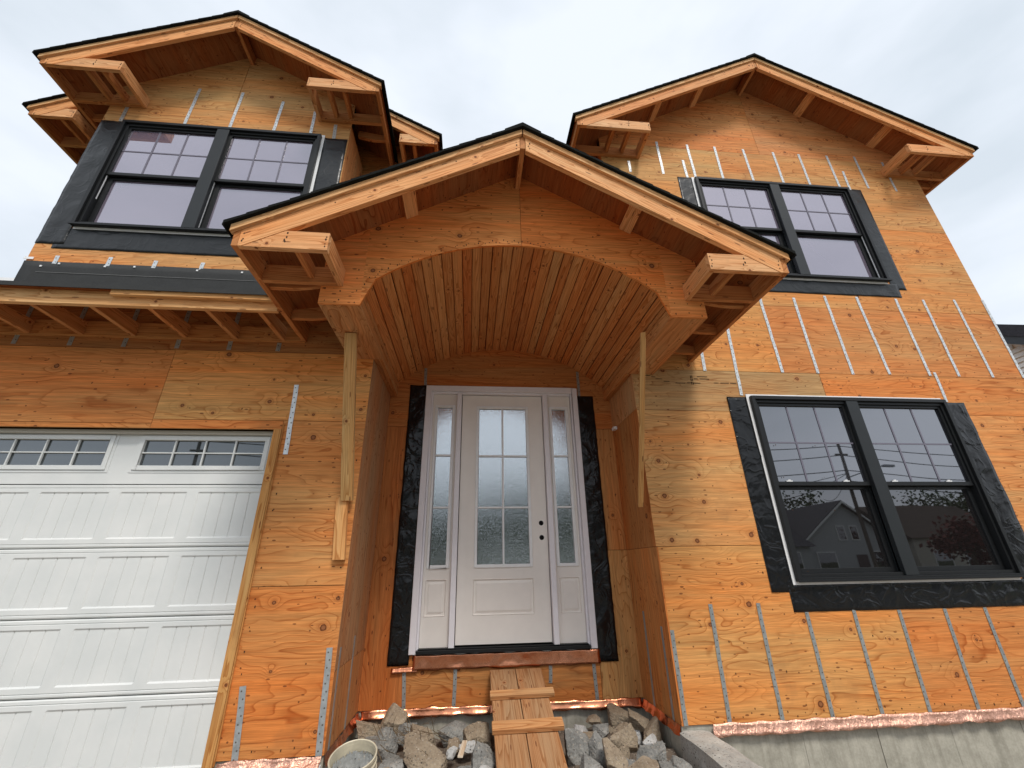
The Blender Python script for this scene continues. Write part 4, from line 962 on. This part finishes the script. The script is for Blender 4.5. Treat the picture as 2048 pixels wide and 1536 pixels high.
# ================================================================== NEIGHBOUR AND STREET
SIDING = simple('white_vinyl_siding', (.80, .79, .76), .5, .4); ROOFG = simple('dark_grey_shingles', (.05, .052, .062), .9, .2, 0, .4, 30)
SID2 = simple('pale_grey_siding', (.42, .43, .43), .55, .3); SID3 = simple('cream_siding', (.50, .47, .40), .55, .3); ROOFB = simple('brown_shingles', (.07, .055, .045), .9, .2, 0, .4, 20)
PAINTW = simple('white_trim_paint', (.72, .72, .70), .5, .4); GDARK = glass_mat('house_window_glass', (.02, .022, .026), .15)
nb = empty('neighbour_house', (19.5, 6, -.5)); tag(nb, 'neighbouring house with white siding and dark shingle roof at the right edge', 'house')
nb.location = (0, 0, 0)
NX = 12.0; zt = lambda y: 5.763+.64*(min(y, 14-y)-3.247)
b = MB(); b.prism([(NX+.06, 1.3, -.5), (NX+.06, 12.7, -.5), (NX+.06, 12.7, zt(1.3)-.5), (NX+.06, 7, zt(7)-.5), (NX+.06, 1.3, zt(1.3)-.5)], (9, 0, 0), (0, 1, 0)); b.build('wall', SIDING, nb)
k = 0
while True:
    z = .1+k*.115; k += 1
    if z > zt(7)-.75: break
    y0 = max(1.3, (z+.62-5.763)/.64+3.247); b = MB(); b.prism([(NX+.055, y0, z), (NX+.015, y0, z), (NX+.05, y0, z+.108)], (0, 14-2*y0, 0), (0, 1, 0)); b.build('siding_board', SIDING, nb)
for s_ in (0, 1):
    Y = lambda y: y if not s_ else 14-y
    b = MB(); b.prism([(NX-.30, Y(.8), zt(.8)-.30), (NX-.30, Y(7), zt(7)-.30), (NX-.30, Y(7), zt(7)-.50), (NX-.30, Y(.8), zt(.8)-.50)], (.36, 0, 0), (0, 1, 0)); b.build('fascia', simple('dark_fascia', (.035, .045, .055), .5), nb)
    b = MB(); b.prism([(NX-.34, Y(.75), zt(.75)), (NX-.34, Y(7), zt(7)), (NX-.34, Y(7), zt(7)-.295), (NX-.34, Y(.75), zt(.75)-.295)], (9.7, 0, 0), (0, 1, 0)); b.build('roof', ROOFG, nb)

def street_house(name, x, y, w, d, h, rh, mat, roofm, label, front=True):
    r = empty(name, (x, y, -.5)); tag(r, label, 'house', 'houses across the street')
    b = MB(); b.box(-w/2, w/2, -d, 0, 0, h); b.prism([(-w/2, 0, h), (w/2, 0, h), (0, 0, h+rh)] if front else [(-w/2, 0, h), (w/2, 0, h), (w/2, 0, h+.01), (-w/2, 0, h+.01)], (0, -d, 0), (1, 0, 0)); b.build('wall', mat, r)
    b = MB()
    if front:
        for s in (-1, 1): b.hexa((0, .4, h+rh+.05), (s*(w/2+.4), 0, -rh*(w/2+.4)/(w/2)), (0, -d-.8, 0), (0, 0, .14))
    else:
        b.prism([(-w/2-.4, .4, h), (-w/2-.4, -d/2, h+rh), (-w/2-.4, -d-.4, h)], (w+.8, 0, 0), (1, 0, 0))
    b.build('roof', roofm, r)
    if front:
        b = MB()
        for s in (-1, 1): b.hexa((0, .41, h+rh-.06), (s*(w/2+.4), 0, -rh*(w/2+.4)/(w/2)), (0, .05, 0), (0, 0, .18))
        b.build('trim', PAINTW, r)
    for (wx, wz, ww, wh) in ((-w*.28, .9, 1.6, 1.4), (w*.28, .9, 1.2, 1.4)) + (((-.6, h+.2, .6, 1.1), (.6, h+.2, .6, 1.1)) if front else ((0, .9, 1.2, 1.4),)):
        f = MB(); f.box(wx-ww/2-.1, wx+ww/2+.1, .005, .05, wz-.1, wz+wh+.1); fo_ = f.build('window', PAINTW, r)
        f = MB(); f.box(wx-ww/2, wx+ww/2, .052, .06, wz, wz+wh); f.build('pane', GDARK, fo_)
    f = MB(); f.box(w*.02, w*.02+1, .01, .06, 0, 2.1); f.build('door', simple('dark_door', (.08, .05, .05), .5), r)
    return r
street_house('street_house', 34.2, -34, 9, 9, 3.2, 3.4, SID2, ROOFG, 'grey house with a front gable across the street')
street_house('street_house', 25.5, -33, 8, 8, 2.8, 2.6, SID2, ROOFG, 'low grey house with a broad roof across the street', False)
street_house('street_house', 46, -34, 11, 9, 3.4, 3.4, SID3, ROOFB, 'cream house with a brown roof across the street', False)
street_house('street_house', 12, -35, 10, 9, 3.0, 2.8, SIDING, ROOFB, 'white house straight across the street')
street_house('street_house', -4, -35, 9, 9, 3.0, 2.6, SID3, ROOFG, 'cream house across the street on the left', False)
street_house('street_house', -20, -35, 10, 9, 3.0, 3, SID2, ROOFB, 'grey house with brown roof far left across the street')
LEAF = simple('leaves', (.045, .075, .028), .8, .2, 0, .4, 3); BARK = simple('bark', (.09, .07, .05), .9, .1)
def tree(x, y, h, w_, label, seed, leafm=LEAF):
    r = empty('tree', (x, y, -.5)); tag(r, label, 'tree', 'trees across the street'); rn = random.Random(seed)
    b = MB(); n = 7
    for i in range(n):
        a0, a1 = 2*math.pi*i/n, 2*math.pi*(i+1)/n; c = lambda a, q, z: (q*math.cos(a), q*math.sin(a), z)
        b.face([c(a0, .22, 0), c(a1, .22, 0), c(a1, .10, h*.6), c(a0, .10, h*.6)], (0, 0, 1))
    for i in range(5):
        a = rn.uniform(0, 6.3); b.hexa((0, 0, h*.35), (w_*.35*math.cos(a), w_*.35*math.sin(a), h*.3), (.08, 0, 0), (0, .08, 0))
    b.build('trunk', BARK, r)
    b = MB(); cl = [Vector((rn.gauss(0, w_*.24), rn.gauss(0, w_*.24), h*.62+rn.gauss(0, h*.13))) for _ in range(16)]
    for i in range(2600):
        c = rn.choice(cl)+Vector((rn.gauss(0, w_*.11), rn.gauss(0, w_*.11), rn.gauss(0, h*.07))); u = Vector((rn.gauss(0, 1), rn.gauss(0, 1), rn.gauss(0, 1))).normalized(); v = u.orthogonal().normalized(); s = rn.uniform(.10, .24)
        b.face([c+u*s, c+v*s*.6, c-u*s, c-v*s*.6], (1, 0, 0))
    b.build('crown', leafm, r, kind='stuff')
RLEAF = simple('red_leaves', (.11, .03, .025), .8, .2, 0, .4, 3)
for i, (x, y, h, w_, lab, lm) in enumerate([(-2.5, -28, 7.2, 8, 'dense rounded tree by the kerb straight across', LEAF), (3.6, -28, 7.6, 8.5, 'largest dense tree by the kerb straight across', LEAF), (9.5, -28, 7, 8, 'dense tree by the kerb right of the largest one', LEAF), (22, -44, 9, 7, 'tree behind the low grey house opposite', LEAF), (29, -44, 9.5, 7, 'broad tree behind the front gable opposite', LEAF), (38, -43, 9, 7, 'tree between the grey and the brown roofed house', LEAF), (40, -29, 5, 4.5, 'small red leaved tree before the cream house', RLEAF), (-12, -42, 9, 8, 'tree far left across the street', LEAF), (55, -42, 10, 8, 'tree far right across the street', LEAF)]): tree(x, y, h, w_, lab, i+1, lm)
WOODP = simple('grey_pole_wood', (.10, .085, .07), .9, .1); CABLE = simple('black_cable', (.02, .02, .02), .6)
def pole(x, y, label, lamp):
    r = empty('utility_pole', (x, y, -.5)); tag(r, label, 'utility pole', 'utility poles along the street'); b = MB(); n = 10
    for i in range(n):
        a0, a1 = 2*math.pi*i/n, 2*math.pi*(i+1)/n; c = lambda a, q, z: (q*math.cos(a), q*math.sin(a), z); b.face([c(a0, .13, 0), c(a1, .13, 0), c(a1, .09, 9.0), c(a0, .09, 9.0)], (0, 0, 1))
    b.build('pole', WOODP, r); b = MB(); b.box(-.45, .45, -.05, .05, 8.1, 8.2); b.build('crossarm', WOODP, r)
    if lamp: b = MB(); b.hexa((0, 0, 6.6), (2.6, .3, .75), (0, .07, 0), (0, 0, .07)); b.box(2.5, 3.3, .18, .42, 7.28, 7.42); b.build('lamp_arm', simple('lamp_grey', (.25, .26, .27), .5), r)
pole(25.0, -22.5, 'utility pole with a street lamp arm across the street', True); pole(-16, -22.5, 'utility pole without a lamp on the left', False); pole(60, -22.5, 'utility pole far down the street on the right', False)
def cable(x0, x1, y, z, sag, dy=0, rr=.022):
    b = MB(); P = [Vector((x0+(x1-x0)*t/24, y+dy*t/24, z-sag*4*(t/24)*(1-t/24))) for t in range(25)]; n = 5
    R_ = [[p+Vector((0, rr*math.cos(6.2832*k/n), rr*math.sin(6.2832*k/n))) for k in range(n)] for p in P]
    for a, c in zip(R_, R_[1:]):
        for k in range(n): b.face([a[k], a[(k+1) % n], c[(k+1) % n], c[k]], (1, 0, 0))
    return b.build('overhead_cable', CABLE)
spans = ((-16, 25.0, 'left'), (25.0, 60, 'right'))
for a, b_, nm in spans:
    for z, sg, nz in ((8.25, .7, 'topmost'), (7.6, .9, 'second'), (6.6, .8, 'third'), (5.9, 1.0, 'lowest')):
        tag(cable(a, b_, -22.5, z, sg, rr=.03), f'{nz} black cable of the {nm} span between the utility poles', 'cable', 'overhead cables')
for k, (xe, ye) in enumerate(((33, -34), (12, -35), (25, -33))):
    tag(cable(25.0, xe, -22.5, 6.4, .7, ye+22.5), ('service cable to the house with the front gable', 'service cable to the white house', 'service cable to the low grey house')[k], 'cable', 'service cables')
